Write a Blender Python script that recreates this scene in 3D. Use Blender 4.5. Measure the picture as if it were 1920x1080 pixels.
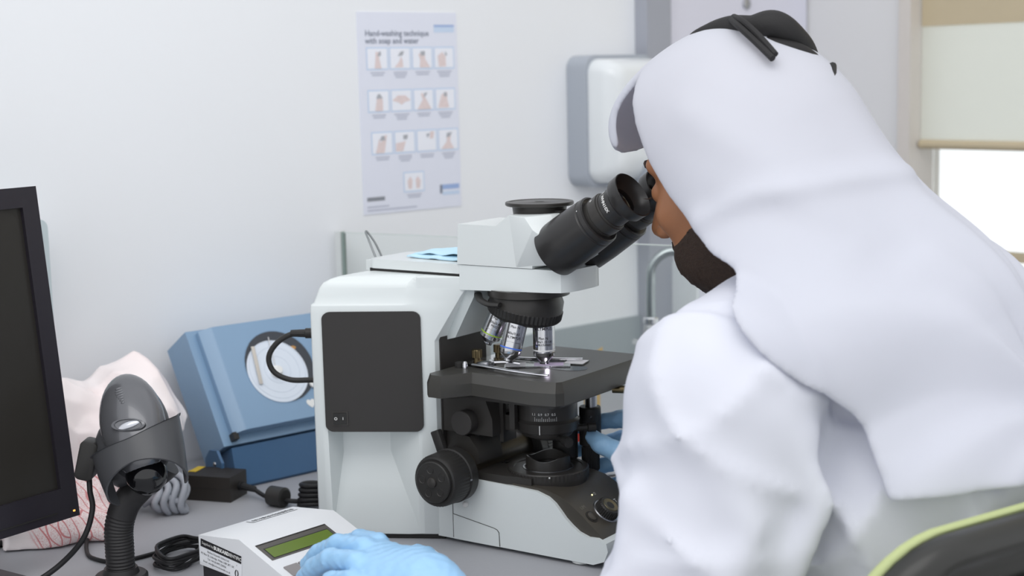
import bpy, bmesh, math, random
import numpy as np
from math import sin, cos, pi, radians, sqrt, atan2
from mathutils import Vector, Matrix, noise

for o in list(bpy.data.objects): bpy.data.objects.remove(o)
SC = bpy.context.scene
COL = SC.collection

# ------------------------------------------------------------------ camera
T = 0.75                      # bench height
def make_camera():
    f_px = 2850.0
    p = radians(8.0); roll = 0.024
    F = Vector((0, cos(p), -sin(p))); R0 = Vector((1, 0, 0)); U0 = R0.cross(F)
    U = (U0 + roll * R0).normalized(); R = (R0 - roll * U0).normalized()
    cd = bpy.data.cameras.new('camera'); cam = bpy.data.objects.new('camera', cd); COL.objects.link(cam)
    cd.sensor_width = 36.0; cd.sensor_fit = 'HORIZONTAL'; cd.lens = 36.0 * f_px / 1920.0
    m = Matrix.Identity(4)
    for i in range(3):
        m[i][0] = R[i]; m[i][1] = U[i]; m[i][2] = -F[i]
    m[2][3] = 1.29
    cam.matrix_world = m
    cd.clip_start = 0.05
    cd.dof.use_dof = True; cd.dof.focus_distance = 1.66; cd.dof.aperture_fstop = 5.0
    SC.camera = cam
make_camera()

# ------------------------------------------------------------------ light
w = bpy.data.worlds.new('world'); SC.world = w; w.use_nodes = True
bg = w.node_tree.nodes['Background']
bg.inputs['Color'].default_value = (0.955, 0.97, 1.0, 1); bg.inputs['Strength'].default_value = 1.02

def area_light(name, loc, target, sx, sy, power, col=(1, 1, 1)):
    l = bpy.data.lights.new(name, 'AREA'); l.shape = 'RECTANGLE'; l.size = sx; l.size_y = sy
    l.energy = power; l.color = col
    o = bpy.data.objects.new(name, l); COL.objects.link(o)
    o.location = loc
    o.rotation_euler = (Vector(target) - Vector(loc)).to_track_quat('-Z', 'Y').to_euler()
    return o
area_light('ceiling_light', (-0.2, 0.5, 2.75), (-0.1, 1.6, 0.8), 1.6, 1.2, 11, (1.0, 0.99, 0.97))

vs = SC.view_settings
vs.view_transform = 'Standard'; vs.look = 'None'; vs.gamma = 1.0; vs.use_curve_mapping = False
vs.exposure = 0.24

# ------------------------------------------------------------------ materials
def lin(c):
    c = c.lstrip('#')
    o = []
    for i in (0, 2, 4):
        v = int(c[i:i+2], 16) / 255.0
        o.append(v / 12.92 if v <= 0.04045 else ((v + 0.055) / 1.055) ** 2.4)
    return (*o, 1.0)
MATS = {}
def mat(name, col, rough=0.5, metal=0.0, var=0.03, scale=40.0, bump=0.0, bscale=300.0, coat=0.0, trans=0.0, ior=1.45, emit=0.0, spec=0.5, sheen=0.0, sss=0.0):
    if name in MATS: return MATS[name]
    m = bpy.data.materials.new(name); m.use_nodes = True; MATS[name] = m
    nt = m.node_tree; b = nt.nodes['Principled BSDF']
    c = lin(col) if isinstance(col, str) else (*col, 1)
    b.inputs['Roughness'].default_value = rough; b.inputs['Metallic'].default_value = metal
    b.inputs['Specular IOR Level'].default_value = spec
    b.inputs['Coat Weight'].default_value = coat; b.inputs['Transmission Weight'].default_value = trans
    b.inputs['IOR'].default_value = ior; b.inputs['Sheen Weight'].default_value = sheen
    if sss:
        b.inputs['Subsurface Weight'].default_value = sss
        b.inputs['Subsurface Radius'].default_value = (0.01, 0.004, 0.002); b.inputs['Subsurface Scale'].default_value = 0.6
    tc = nt.nodes.new('ShaderNodeTexCoord')
    n = nt.nodes.new('ShaderNodeTexNoise'); n.inputs['Scale'].default_value = scale; n.inputs['Detail'].default_value = 4
    nt.links.new(tc.outputs['Object'], n.inputs['Vector'])
    mx = nt.nodes.new('ShaderNodeMix'); mx.data_type = 'RGBA'
    mx.inputs['A'].default_value = tuple(min(1, x * (1 - var)) for x in c[:3]) + (1,)
    mx.inputs['B'].default_value = tuple(min(1, x * (1 + var)) for x in c[:3]) + (1,)
    nt.links.new(n.outputs['Fac'], mx.inputs['Factor'])
    nt.links.new(mx.outputs['Result'], b.inputs['Base Color'])
    if emit:
        b.inputs['Emission Color'].default_value = c; b.inputs['Emission Strength'].default_value = emit
    if bump:
        n2 = nt.nodes.new('ShaderNodeTexNoise'); n2.inputs['Scale'].default_value = bscale; n2.inputs['Detail'].default_value = 3
        nt.links.new(tc.outputs['Object'], n2.inputs['Vector'])
        bp = nt.nodes.new('ShaderNodeBump'); bp.inputs['Strength'].default_value = bump; bp.inputs['Distance'].default_value = 0.002
        nt.links.new(n2.outputs['Fac'], bp.inputs['Height']); nt.links.new(bp.outputs['Normal'], b.inputs['Normal'])
    return m
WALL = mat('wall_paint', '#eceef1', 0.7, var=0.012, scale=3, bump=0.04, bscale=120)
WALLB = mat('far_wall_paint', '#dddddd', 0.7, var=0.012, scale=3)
FLOOR = mat('floor_vinyl', '#a9a9a8', 0.5, var=0.05, scale=6)
LAM = mat('grey_laminate', '#a3a4a9', 0.42, var=0.03, scale=220, bump=0.02, bscale=500)
LAMD = mat('grey_laminate_edge', '#6f7074', 0.5)
CABW = mat('cabinet_white', '#dcdee4', 0.45, var=0.01)
LILAC = mat('cabinet_lilac', '#dddde9', 0.4, var=0.01)
GREYTRIM = mat('grey_trim', '#a4a7b0', 0.45, var=0.01)
SPLASH = mat('grey_splashback', '#a3abaf', 0.35, var=0.02, scale=8)
MW = mat('microscope_white', '#dde3e3', 0.36, var=0.008, scale=10, coat=0.15)
MWT = mat('microscope_white_plate', '#d9dede', 0.34, var=0.008, scale=10, coat=0.15)
MB_ = mat('microscope_black', '#343230', 0.34, var=0.05, scale=60, spec=0.45)
MBP = mat('black_panel', '#363433', 0.55, var=0.03, scale=40, bump=0.03, bscale=900, spec=0.4)
MBS = mat('stage_black', '#3c3b38', 0.36, var=0.04, scale=50, spec=0.55)
MBK = mat('knob_black', '#2b2a29', 0.42, var=0.05, scale=80, spec=0.4)
BRONZE = mat('control_panel_bronze', '#44403a', 0.35, var=0.04, scale=60, spec=0.5)
CHROME = mat('chrome', '#d8d8dc', 0.14, 1.0, var=0.02)
STEEL = mat('brushed_steel', '#b4b5b8', 0.3, 1.0, var=0.04)
BRASS = mat('aged_brass', '#6d6148', 0.35, 0.9, var=0.08)
LENS = mat('dark_lens', '#0d0d10', 0.06, spec=0.7)
CLEAR = mat('clear_glass', (0.97, 1.0, 0.985), 0.02, trans=1.0, var=0.0, ior=1.2)
GEDGE = mat('glass_edge', '#8a9a94', 0.2, var=0.04)
WHITEP = mat('white_print', '#e8e8e6', 0.6, var=0.0)
BLACKP = mat('black_print', '#262628', 0.6, var=0.0)
GREYP = mat('grey_print', '#8c9098', 0.6, var=0.0)

# ------------------------------------------------------------------ mesh helpers
def V(*a): return Vector(a)
def newbm(): return bmesh.new()
def obj(name, bm, m, parent=None, smooth=35, loc=None, bevel=0, bseg=2):
    if bevel:
        es = [e for e in bm.edges if len(e.link_faces) == 2 and e.calc_face_angle(0) > radians(28)]
        bmesh.ops.bevel(bm, geom=es, offset=bevel, segments=bseg, profile=0.5, affect='EDGES', clamp_overlap=True)
    bmesh.ops.recalc_face_normals(bm, faces=bm.faces)
    me = bpy.data.meshes.new(name); bm.to_mesh(me); bm.free()
    return link(name, me, m, parent, smooth, loc)
def link(name, me, m, parent=None, smooth=35, loc=None):
    if not isinstance(m, (list, tuple)): m = [m]
    for k in m: me.materials.append(k)
    if smooth:
        me.polygons.foreach_set('use_smooth', [True] * len(me.polygons))
        me.set_sharp_from_angle(angle=radians(smooth))
    o = bpy.data.objects.new(name, me); COL.objects.link(o)
    if parent: o.parent = parent
    if loc: o.location = loc
    return o
def tag(o, label, cat=None, group=None, kind=None):
    o['label'] = label
    if cat: o['category'] = cat
    if group: o['group'] = group
    if kind: o['kind'] = kind
    return o
def thing(name, label, cat, loc=(0, 0, 0), rz=0.0, group=None, rot=None):
    o = bpy.data.objects.new(name, None); COL.objects.link(o)
    o.empty_display_size = 0.05
    o.location = loc; o.rotation_euler = rot if rot else (0, 0, rz)
    return tag(o, label, cat, group)
def structure(o):
    o['kind'] = 'structure'; return o

def box(bm, a, b, M=None):
    a = Vector(a); b = Vector(b)
    vs_ = [bm.verts.new((x, y, z)) for x in (a.x, b.x) for y in (a.y, b.y) for z in (a.z, b.z)]
    for q in ((0, 1, 3, 2), (4, 6, 7, 5), (0, 4, 5, 1), (2, 3, 7, 6), (0, 2, 6, 4), (1, 5, 7, 3)):
        bm.faces.new([vs_[i] for i in q])
    if M is not None: bmesh.ops.transform(bm, matrix=M, verts=vs_)
    return vs_
def frame(d):
    d = Vector(d).normalized()
    t = Vector((0, 0, 1)) if abs(d.z) < 0.9 else Vector((1, 0, 0))
    a = d.cross(t).normalized(); return d, a, d.cross(a).normalized()
def lathe(bm, prof, o=(0, 0, 0), d=(0, 0, 1), n=48, caps=True, sq=1.0):
    """prof: (s, r[, knurl])"""
    o = Vector(o); d, a, b = frame(d)
    rings = []
    for pr in prof:
        s, r = pr[0], pr[1]; k = pr[2] if len(pr) > 2 else 0
        ring = []
        for i in range(n):
            t = 2 * pi * i / n; rr = r * (1 - k * (i % 2)) if k else r
            ring.append(bm.verts.new(o + d * s + (a * cos(t) + b * sin(t) * sq) * rr))
        rings.append(ring)
    for r0, r1 in zip(rings, rings[1:]):
        for i in range(n):
            j = (i + 1) % n; bm.faces.new((r0[i], r0[j], r1[j], r1[i]))
    if caps:
        for r_, rev in ((rings[0], True), (rings[-1], False)):
            bm.faces.new(r_[::-1] if rev else r_)
    return rings
def prism(bm, poly, axis, lo, hi, M=None):
    """poly of 2-D points swept along an axis: 'x' -> (y,z), 'y' -> (x,z), 'z' -> (x,y)"""
    def mk(p, t):
        return {'x': (t, p[0], p[1]), 'y': (p[0], t, p[1]), 'z': (p[0], p[1], t)}[axis]
    A = [bm.verts.new(mk(p, lo)) for p in poly]; B = [bm.verts.new(mk(p, hi)) for p in poly]
    n = len(poly)
    for i in range(n):
        j = (i + 1) % n; bm.faces.new((A[i], A[j], B[j], B[i]))
    bm.faces.new(A[::-1]); bm.faces.new(B)
    if M is not None: bmesh.ops.transform(bm, matrix=M, verts=A + B)
    return A + B
def loft(bm, rings, caps=True, closed=True):
    R = [[bm.verts.new(p) for p in r] for r in rings]; n = len(R[0])
    for a, b in zip(R, R[1:]):
        for i in range(n if closed else n - 1):
            j = (i + 1) % n; bm.faces.new((a[i], a[j], b[j], b[i]))
    if caps and closed:
        bm.faces.new(R[0][::-1]); bm.faces.new(R[-1])
    return R
def rrect(x0, x1, y0, y1, r, n=6):
    out = []
    for cx, cy, a0 in ((x1 - r, y1 - r, 0), (x0 + r, y1 - r, 90), (x0 + r, y0 + r, 180), (x1 - r, y0 + r, 270)):
        for i in range(n + 1):
            t = radians(a0 + 90 * i / n); out.append((cx + r * cos(t), cy + r * sin(t)))
    return out
def catmull(pts, k=8, closed=False):
    P = [Vector(p) for p in pts]; out = []; n = len(P)
    for i in range(n if closed else n - 1):
        g = lambda j: P[j % n] if closed else P[max(0, min(n - 1, j))]
        p0, p1, p2, p3 = g(i - 1), g(i), g(i + 1), g(i + 2)
        for j in range(k):
            t = j / k
            out.append(0.5 * ((2 * p1) + (p2 - p0) * t + (2 * p0 - 5 * p1 + 4 * p2 - p3) * t * t + (3 * p1 - p0 - 3 * p2 + p3) * t ** 3))
    if not closed: out.append(P[-1])
    return out
def tube(bm, pts, r, n=12, closed=False, caps=True, flat=1.0):
    """pts: Vectors; r: number or list"""
    P = [Vector(p) for p in pts]; m = len(P)
    rr = r if isinstance(r, (list, tuple)) else [r] * m
    up = None; rings = []
    for i in range(m):
        if closed: d = (P[(i + 1) % m] - P[i - 1]).normalized()
        else: d = (P[min(m - 1, i + 1)] - P[max(0, i - 1)]).normalized()
        if up is None: _, up, _ = frame(d)
        up = (up - d * up.dot(d)).normalized(); b = d.cross(up)
        rings.append([bm.verts.new(P[i] + (up * cos(2 * pi * k / n) + b * sin(2 * pi * k / n) * flat) * rr[i]) for k in range(n)])
    for i in range(m if closed else m - 1):
        a, b = rings[i], rings[(i + 1) % m]
        for k in range(n):
            j = (k + 1) % n; bm.faces.new((a[k], a[j], b[j], b[k]))
    if caps and not closed:
        bm.faces.new(rings[0][::-1]); bm.faces.new(rings[-1])
def sphere(bm, c, r, n=16, m=10, M=None):
    rx, ry, rz = r if isinstance(r, (list, tuple)) else (r, r, r)
    res = bmesh.ops.create_uvsphere(bm, u_segments=n, v_segments=m, radius=1.0)
    mt = Matrix.Translation(Vector(c)) @ (M.to_4x4() if M is not None else Matrix.Identity(4)) @ Matrix.Diagonal((rx, ry, rz, 1))
    bmesh.ops.transform(bm, matrix=mt, verts=res['verts'])
def text_mesh(s, size, extrude=0.0, align='CENTER', bold=0.0, spacing=1.0):
    c = bpy.data.curves.new('txt', 'FONT'); c.body = s; c.size = size; c.extrude = extrude; c.offset = bold
    c.align_x = align; c.align_y = 'CENTER'; c.space_character = spacing; c.resolution_u = 2
    o = bpy.data.objects.new('txt', c); COL.objects.link(o)
    dg = bpy.context.evaluated_depsgraph_get()
    me = bpy.data.meshes.new_from_object(o.evaluated_get(dg))
    bpy.data.objects.remove(o); bpy.data.curves.remove(c)
    me.materials.clear()
    return me
def lettering(s, size, M, m, parent, name='lettering', bend=None, align='CENTER', bold=0.0, sx=1.0, spacing=1.0):
    """text in the XY plane mapped by matrix M; bend = radius wraps x around a cylinder whose axis is local Y"""
    me = text_mesh(s, size, 0.0, align, bold, spacing)
    for v in me.vertices:
        x, y, z = v.co; x *= sx
        if bend:
            t = x / bend; p = Vector((bend * sin(t), y, bend * cos(t)))
        else: p = Vector((x, y, 0))
        v.co = M @ p
    return link(name, me, m, parent, smooth=0)
def axes_matrix(o, x, y, z=None):
    x = Vector(x).normalized(); y = Vector(y); y = (y - x * y.dot(x)).normalized(); z = x.cross(y)
    m = Matrix.Identity(4)
    for i in range(3):
        m[i][0] = x[i]; m[i][1] = y[i]; m[i][2] = z[i]; m[i][3] = o[i]
    return m

# ------------------------------------------------------------------ the room
WTH = radians(49)
UW = Vector((sin(WTH), cos(WTH), 0)); NW = Vector((cos(WTH), -sin(WTH), 0)); W0 = Vector((-0.16, 2.40, 0))
WROT = atan2(UW.y, UW.x)      # local x along the wall, local y into the wall
def wall_frame(s=0.0, z=0.0, off=0.0):
    return W0 + UW * s + NW * off + Vector((0, 0, z))

bm = newbm(); box(bm, (-4, -3, -0.05), (5, 6, 0)); structure(obj('floor', bm, FLOOR))
bm = newbm(); box(bm, (-2.6, 0.0, 0), (0.985, 0.1, 2.9))
o = structure(obj('wall_left', bm, WALL)); o.location = W0; o.rotation_euler.z = WROT
bm = newbm(); box(bm, (0.02, -0.006, T + 0.0), (0.985, -0.0002, T + 0.10))
o = structure(obj('trim_1', bm, SPLASH, bevel=0.0015)); o.location = W0 + UW * 0.37 * 0; o.rotation_euler.z = WROT
o['label'] = 'grey splashback strip along the foot of the white wall'

# the far wall with the window starts at the end of wall_left and comes back towards the right
FB = W0 + UW * 0.985
BROT = atan2(-NW.y, -NW.x) + pi   # local x runs along NW (to the right), local y away from the room
def far(t, z, off=0.0):            # off > 0 : into the room
    return FB + NW * t - UW * off + Vector((0, 0, z))
TAN = mat('tan_blind', '#c3b598', 0.8, var=0.03, scale=30)
def blind_material():
    m = mat('pale_blind', '#f3f3ee', 0.85, var=0.02, scale=60)
    b = m.node_tree.nodes['Principled BSDF']
    b.inputs['Transmission Weight'].default_value = 0.0
    nt = m.node_tree; tr = nt.nodes.new('ShaderNodeBsdfTranslucent'); tr.inputs['Color'].default_value = (1.0, 1.0, 0.96, 1)
    mx = nt.nodes.new('ShaderNodeMixShader'); mx.inputs[0].default_value = 0.9
    out = nt.nodes['Material Output']
    nt.links.new(b.outputs[0], mx.inputs[1]); nt.links.new(tr.outputs[0], mx.inputs[2]); nt.links.new(mx.outputs[0], out.inputs[0])
    return m
PALE = blind_material()
FRAMEM = mat('window_frame', '#d3cdc6', 0.5, var=0.02)
# far wall around the window opening
wx0, wx1, wz0, wz1 = 0.262, 1.55, 0.55, 2.05
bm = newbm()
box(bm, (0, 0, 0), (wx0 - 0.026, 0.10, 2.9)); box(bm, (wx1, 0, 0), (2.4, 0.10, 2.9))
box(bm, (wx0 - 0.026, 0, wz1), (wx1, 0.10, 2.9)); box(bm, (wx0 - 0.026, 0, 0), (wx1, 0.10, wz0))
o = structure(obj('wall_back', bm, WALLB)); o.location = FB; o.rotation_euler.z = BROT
win = bpy.data.objects.new('window_1', None); COL.objects.link(win); structure(win); win.location = FB; win.rotation_euler.z = BROT
bm = newbm(); box(bm, (wx0 - 0.026, -0.012, wz0), (wx0, 0.09, wz1)); obj('window_jamb', bm, FRAMEM, win, bevel=0.002)
bm = newbm(); box(bm, (wx1 - 0.02, -0.012, wz0), (wx1 + 0.01, 0.09, wz1)); obj('window_jamb', bm, FRAMEM, win, bevel=0.002)
bm = newbm(); box(bm, (wx0, 0.05, 0.929), (wx1 - 0.02, 0.085, 0.944)); obj('window_transom', bm, TAN, win, bevel=0.002)
for z0, z1 in ((wz0, 0.929), (0.944, wz1)):
    bm = newbm(); box(bm, (wx0, 0.066, z0), (wx1 - 0.02, 0.070, z1)); obj('pane', bm, CLEAR, win)
bl = thing('roller_blind', 'half lowered roller blind with tan upper band in the window', 'blind', FB, BROT)
bm = newbm(); box(bm, (wx0 + 0.004, 0.018, 1.36), (wx1 - 0.024, 0.022, 2.03)); obj('upper_band', bm, TAN, bl)
bm = newbm(); box(bm, (wx0 + 0.004, 0.019, 1.148), (wx1 - 0.024, 0.021, 1.361)); obj('fabric', bm, PALE, bl)
bm = newbm(); lathe(bm, [(0, .0085), (wx1 - wx0 - 0.028, .0085)], (wx0 + 0.004, 0.02, 1.142), (1, 0, 0), 16); obj('bottom_bar', bm, TAN, bl)
bm = newbm(); lathe(bm, [(0, .02), (wx1 - wx0 - 0.028, .02)], (wx0 + 0.004, 0.03, 2.03), (1, 0, 0), 20); obj('roller', bm, TAN, bl)
# the building seen through the window
bld = thing('office_building', 'pale sunlit building with cyan windows outside the window', 'building', far(2.2, 0, -7.0), BROT)
EXT = mat('building_render', '#fbfbf8', 0.8); EXTG = mat('building_grey', '#9aa3a6', 0.7); EXTC = mat('building_glass', '#b9eef2', 0.3)
bm = newbm(); box(bm, (-2.5, 0, -1.0), (3.5, 2, 0.62)); obj('wall', bm, EXT, bld)
bm = newbm(); box(bm, (-2.6, -0.1, 0.62), (3.6, 2, 0.72)); obj('roof', bm, EXT, bld)
for x in (-2.0, -1.25, -0.5, 0.25, 1.0, 1.75, 2.5):
    bm = newbm(); box(bm, (x, -0.03, 0.0), (x + 0.34, 0.0, 0.30)); f_ = obj('window', bm, EXT, bld)
    bm = newbm(); box(bm, (x + 0.02, -0.036, 0.02), (x + 0.32, -0.03, 0.28)); obj('pane', bm, EXTC if x != -0.5 else EXTG, f_)

# grey door frame and lilac cupboard door on the left wall
bm = newbm(); box(bm, (0.516, -0.03, 0), (0.578, -0.0003, 2.3))
o = structure(obj('trim_2', bm, GREYTRIM, bevel=0.003)); o.location = W0; o.rotation_euler.z = WROT
door = bpy.data.objects.new('door_1', None); COL.objects.link(door); structure(door); door.location = W0; door.rotation_euler.z = WROT
bm = newbm(); box(bm, (0.580, -0.018, 0.02), (0.980, -0.0004, 2.28)); obj('door_leaf', bm, LILAC, door, bevel=0.002)
bm = newbm(); lathe(bm, [(0, .010), (.004, .010), (.006, .007), (.006, .0)], (0.7976, -0.018, 1.411), (0, -1, 0), 20, caps=False); obj('door_lock', bm, STEEL, door)

# ---- bench
bench = thing('lab_bench', 'long grey laminate lab bench under the microscope', 'bench', W0, WROT)
bm = newbm(); box(bm, (-1.35, -0.86, T - 0.035), (0.975, -0.007, T)); obj('worktop', bm, LAM, bench, bevel=0.004)
for x in (-1.3, -0.55, 0.93):
    bm = newbm(); box(bm, (x, -0.80, 0), (x + 0.03, -0.03, T - 0.035)); obj('side_panel', bm, CABW, bench, bevel=0.002)
bm = newbm(); box(bm, (-1.27, -0.06, 0.25), (0.93, -0.04, T - 0.035)); obj('back_panel', bm, CABW, bench)

# ---- poster
PAPER = mat('poster_paper', '#e2e5f1', 0.55, var=0.01); PBLUE = mat('poster_pale_blue', '#c9d9ef', 0.6, var=0.0)
PSKIN = mat('poster_skin', '#e2d2d1', 0.6, var=0.1, scale=200); PDARK = mat('poster_title', '#858b9a', 0.6, var=0); PWH = mat('poster_white', '#eef0f8', 0.6, var=0)
PGREY = mat('poster_caption', '#bcc0cf', 0.6, var=0); PLOGO = mat('poster_logo', '#9db4dd', 0.6, var=0)
ps = thing('wall_poster', 'hand washing instruction poster with rows of small pictures on white wall', 'poster', wall_frame(0.0, 0.0), WROT)
X0, X1, Z0, Z1 = -0.088, 0.1065, 1.080, 1.3895
bm = newbm(); box(bm, (X0, -0.0012, Z0), (X1, -0.0002, Z1)); obj('sheet', bm, PAPER, ps)
def flat(name, pts, m, y=-0.0014, parent=ps):
    bm = newbm(); bm.faces.new([bm.verts.new((p[0], y, p[1])) for p in pts]); return obj(name, bm, m, parent, smooth=0)
def rect(x0, x1, z0, z1): return [(x0, z0), (x1, z0), (x1, z1), (x0, z1)]
def px2s(px, py):        # poster picture coordinates 0..1 across and down
    return X0 + (X1 - X0) * px, Z1 - (Z1 - Z0) * py
def WM(x, z, y=-0.0016): return axes_matrix((x, y, z), (1, 0, 0), (0, 0, 1))
a, b_ = px2s(.07, .105); lettering('Hand-washing technique', 0.0125, WM(a, b_), PDARK, ps, align='LEFT', bold=0.0002)
a, b_ = px2s(.07, .142); lettering('with soap and water', 0.0125, WM(a, b_), PDARK, ps, align='LEFT', bold=0.0002)
flat('logo_box', rect(*(px2s(.76, 0)[0], px2s(.97, 0)[0]), px2s(0, .10)[1], px2s(0, .065)[1]), PBLUE)
flat('logo_line', rect(px2s(.76, 0)[0], px2s(.97, 0)[0], px2s(0, .072)[1], px2s(0, .062)[1]), PLOGO, -0.0016)
flat('logo_line', rect(px2s(.78, 0)[0], px2s(.98, 0)[0], px2s(0, .905)[1], px2s(0, .88)[1]), PLOGO)
flat('logo_line', rect(px2s(.80, 0)[0], px2s(.98, 0)[0], px2s(0, .935)[1], px2s(0, .915)[1]), PBLUE)
flat('logo_mark', rect(px2s(.775, 0)[0], px2s(.80, 0)[0], px2s(0, .925)[1], px2s(0, .88)[1]), PDARK, -0.0016)
flat('imprint', rect(px2s(.035, 0)[0], px2s(.21, 0)[0], px2s(0, .935)[1], px2s(0, .915)[1]), GREYP)
flat('imprint', rect(px2s(.035, 0)[0], px2s(.25, 0)[0], px2s(0, .968)[1], px2s(0, .96)[1]), PGREY)
flat('imprint', rect(px2s(.035, 0)[0], px2s(.53, 0)[0], px2s(0, .985)[1], px2s(0, .977)[1]), PGREY)
rnd = random.Random(5)
hands = [[(.35, .0), (.7, .0), (.6, .5), (.62, .8), (.42, .85), (.4, .5)], [(.2, .05), (.65, .05), (.62, .4), (.55, .6), (.45, .35)],
         [(.35, .02), (.9, .02), (.65, .45), (.62, .85), (.3, .7), (.38, .4)], [(.2, .05), (.6, .05), (.58, .6), (.4, .8), (.15, .6)],
         [(.3, .0), (.7, .0), (.7, .55), (.6, .8), (.4, .6)], [(.02, .5), (.3, .75), (.7, .75), (.98, .5), (.65, .4), (.5, .28), (.35, .4)],
         [(.15, .0), (.9, .0), (.65, .5), (.45, .85), (.35, .8), (.45, .5)], [(.1, .05), (.7, .05), (.6, .5), (.62, .85), (.3, .75), (.2, .4)],
         [(.15, .0), (.6, .0), (.75, .9), (.6, .85), (.4, .5), (.35, .75)], [(.02, .05), (.4, .05), (.55, .55), (.4, .5), (.02, .45)],
         [(.65, .6), (.85, .6), (.9, .95), (.7, .95)], [(.1, .02), (.8, .02), (.6, .4), (.65, .8), (.45, .85), (.4, .4)],
         [(.2, .12), (.38, .12), (.42, .6), (.3, .8), (.15, .55)]]
k = 0
for row, (y0, y1) in enumerate(((.172, .285), (.382, .495), (.590, .705), (.800, .905))):
    for c_ in range(4 if row < 3 else 1):
        xa = (.075 + .225 * c_) if row < 3 else .40
        if row == 2: xa += .02
        xl, zt = px2s(xa, y0); xr, zb = px2s(xa + .215, y1)
        f_ = flat('picture', rect(xl, xr, zb, zt), PBLUE)
        mgn = .0022
        flat('picture_field', rect(xl + mgn, xr - mgn, zb + mgn, zt - mgn), PWH, -0.0016, f_)
        W_, H_ = xr - xl - 2 * mgn, zt - zb - 2 * mgn
        flat('hand_drawing', [(xl + mgn + W_ * p[0], zb + mgn + H_ * p[1]) for p in hands[k]], PSKIN, -0.0018, f_)
        if row == 3: flat('hand_drawing', [(xr - mgn - W_ * p[0], zb + mgn + H_ * p[1]) for p in hands[k][::-1]], PSKIN, -0.0018, f_)
        elif k not in (5,): flat('drawing_detail', [(xl + mgn + W_ * (.45 + .2 * rnd.random() + dx), zb + mgn + H_ * (.62 + dz)) for dx, dz in ((-.08, 0), (.08, .02), (.07, .24), (-.05, .22))], mat('poster_detail', '#aeb0b6', .6, var=0), -0.0020, f_)
        for q in range(3 if k % 2 else 2):
            wq = W_ * (.8 - .12 * q - .1 * rnd.random()); zc = zb - .0042 - .0036 * q; xc = (xl + xr) / 2
            flat('caption', rect(xc - wq / 2, xc + wq / 2, zc - .0011, zc + .0011), PGREY, -0.0014, f_)
        k += 1

# ---- wall dispenser
DW = mat('dispenser_white', '#e2e6e8', 0.25, var=0.005, coat=0.3); DG = mat('dispenser_grey', '#a9afb8', 0.45, var=0.01)
dp = thing('soap_dispenser', 'white wall dispenser with grey side above the glass screen', 'dispenser', wall_frame(0, 0), WROT)
bm = newbm(); prism(bm, rrect(0.347, 0.56 - 0.05, 1.095, 1.319, 0.022), 'y', -0.048, -0.0005); obj('back_case', bm, DG, dp, bevel=0.004)
bm = newbm()
rings = []
for y, ins in ((-0.046, 0.002), (-0.075, 0.004), (-0.095, 0.012), (-0.104, 0.026), (-0.107, 0.05)):
    rings.append([(x, y, z) for x, z in rrect(0.349 + ins, 0.508 - ins, 1.099 + ins, 1.315 - ins, max(.006, 0.026 - ins * .3))])
loft(bm, rings); obj('front_cover', bm, DW, dp, smooth=50)
bm = newbm(); prism(bm, rrect(0.425, 0.50, 1.085, 1.135, 0.008), 'y', -0.125, -0.02); obj('push_lever', bm, DG, dp, bevel=0.003)
bm = newbm(); prism(bm, rrect(0.392, 0.398, 1.205, 1.225, 0.0025), 'y', -0.109, -0.103); obj('indicator', bm, WHITEP, dp)

bx_ = thing('towel_box', 'white box with rounded top on the wall beside the tap', 'box', wall_frame(0, 0), WROT)
bm = newbm(); prism(bm, rrect(0.575, 0.71, 0.80, 0.955, 0.02), 'y', -0.09, -0.019); obj('case', bm, DW, bx_, bevel=0.004)
bm = newbm(); prism(bm, rrect(0.583, 0.70, 0.805, 0.925, 0.004), 'y', -0.093, -0.0895); obj('front_panel', bm, LILAC, bx_, bevel=0.001)

# ---- tap
tp = thing('tap', 'tall chrome gooseneck tap behind the glass screen', 'tap', (0.2215, 2.40, T), 0)
CHG = mat('tap_chrome', '#aab0b2', 0.25, 1.0, var=0.02)
bm = newbm(); lathe(bm, [(0, .022), (.006, .022), (.012, .015), (.11, .0135), (.135, .012), (.14, .010)], n=28); obj('body', bm, STEEL, tp)
bm = newbm(); lathe(bm, [(.139, .011), (.141, .0125), (.149, .0125), (.151, .011)], n=28); obj('collar', bm, CHROME, tp)
bm = newbm(); tube(bm, catmull([(0, 0, .145), (.0, 0, .2), (.004, 0, .235), (.03, .0, .255), (.065, 0, .245), (.075, 0, .215)], 8), .0075, 16); obj('spout', bm, CHG, tp)
bm = newbm(); tube(bm, [(-.008, -.01, .10), (-.02, -.03, .115), (-.03, -.05, .12)], [.007, .006, .005], 12); obj('lever', bm, STEEL, tp)

# ---- glass screen standing on the bench
gang = radians(59); GD = Vector((sin(gang), -cos(gang), 0))
gs = thing('glass_screen', 'low clear glass screen standing on the bench behind the microscope', 'screen', Vector((-0.2677, 2.3064, T)) + NW * 0.02, atan2(GD.y, GD.x))
bm = newbm(); box(bm, (0.004, -0.003, 0.002), (0.66, 0.003, 0.309)); obj('pane', bm, CLEAR, gs)
bm = newbm(); box(bm, (0.0, -0.0032, 0.001), (0.0045, 0.0032, 0.310)); obj('edge', bm, GEDGE, gs)
bm = newbm(); box(bm, (-0.010, -0.006, 0.001), (0.0, 0.006, 0.311)); obj('end_channel', bm, mat('pale_channel', '#d5d8d6', .5), gs, bevel=0.001)
bm = newbm(); box(bm, (0.004, -0.0031, 0.3088), (0.66, 0.0031, 0.3098)); obj('top_edge', bm, mat('glass_top_edge', '#c9d2ce', .3), gs)
for x in (0.12, 0.52):
    bm = newbm(); box(bm, (x, -0.012, 0.0), (x + 0.05, 0.012, 0.018)); obj('foot_clamp', bm, STEEL, gs, bevel=0.002)
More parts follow.
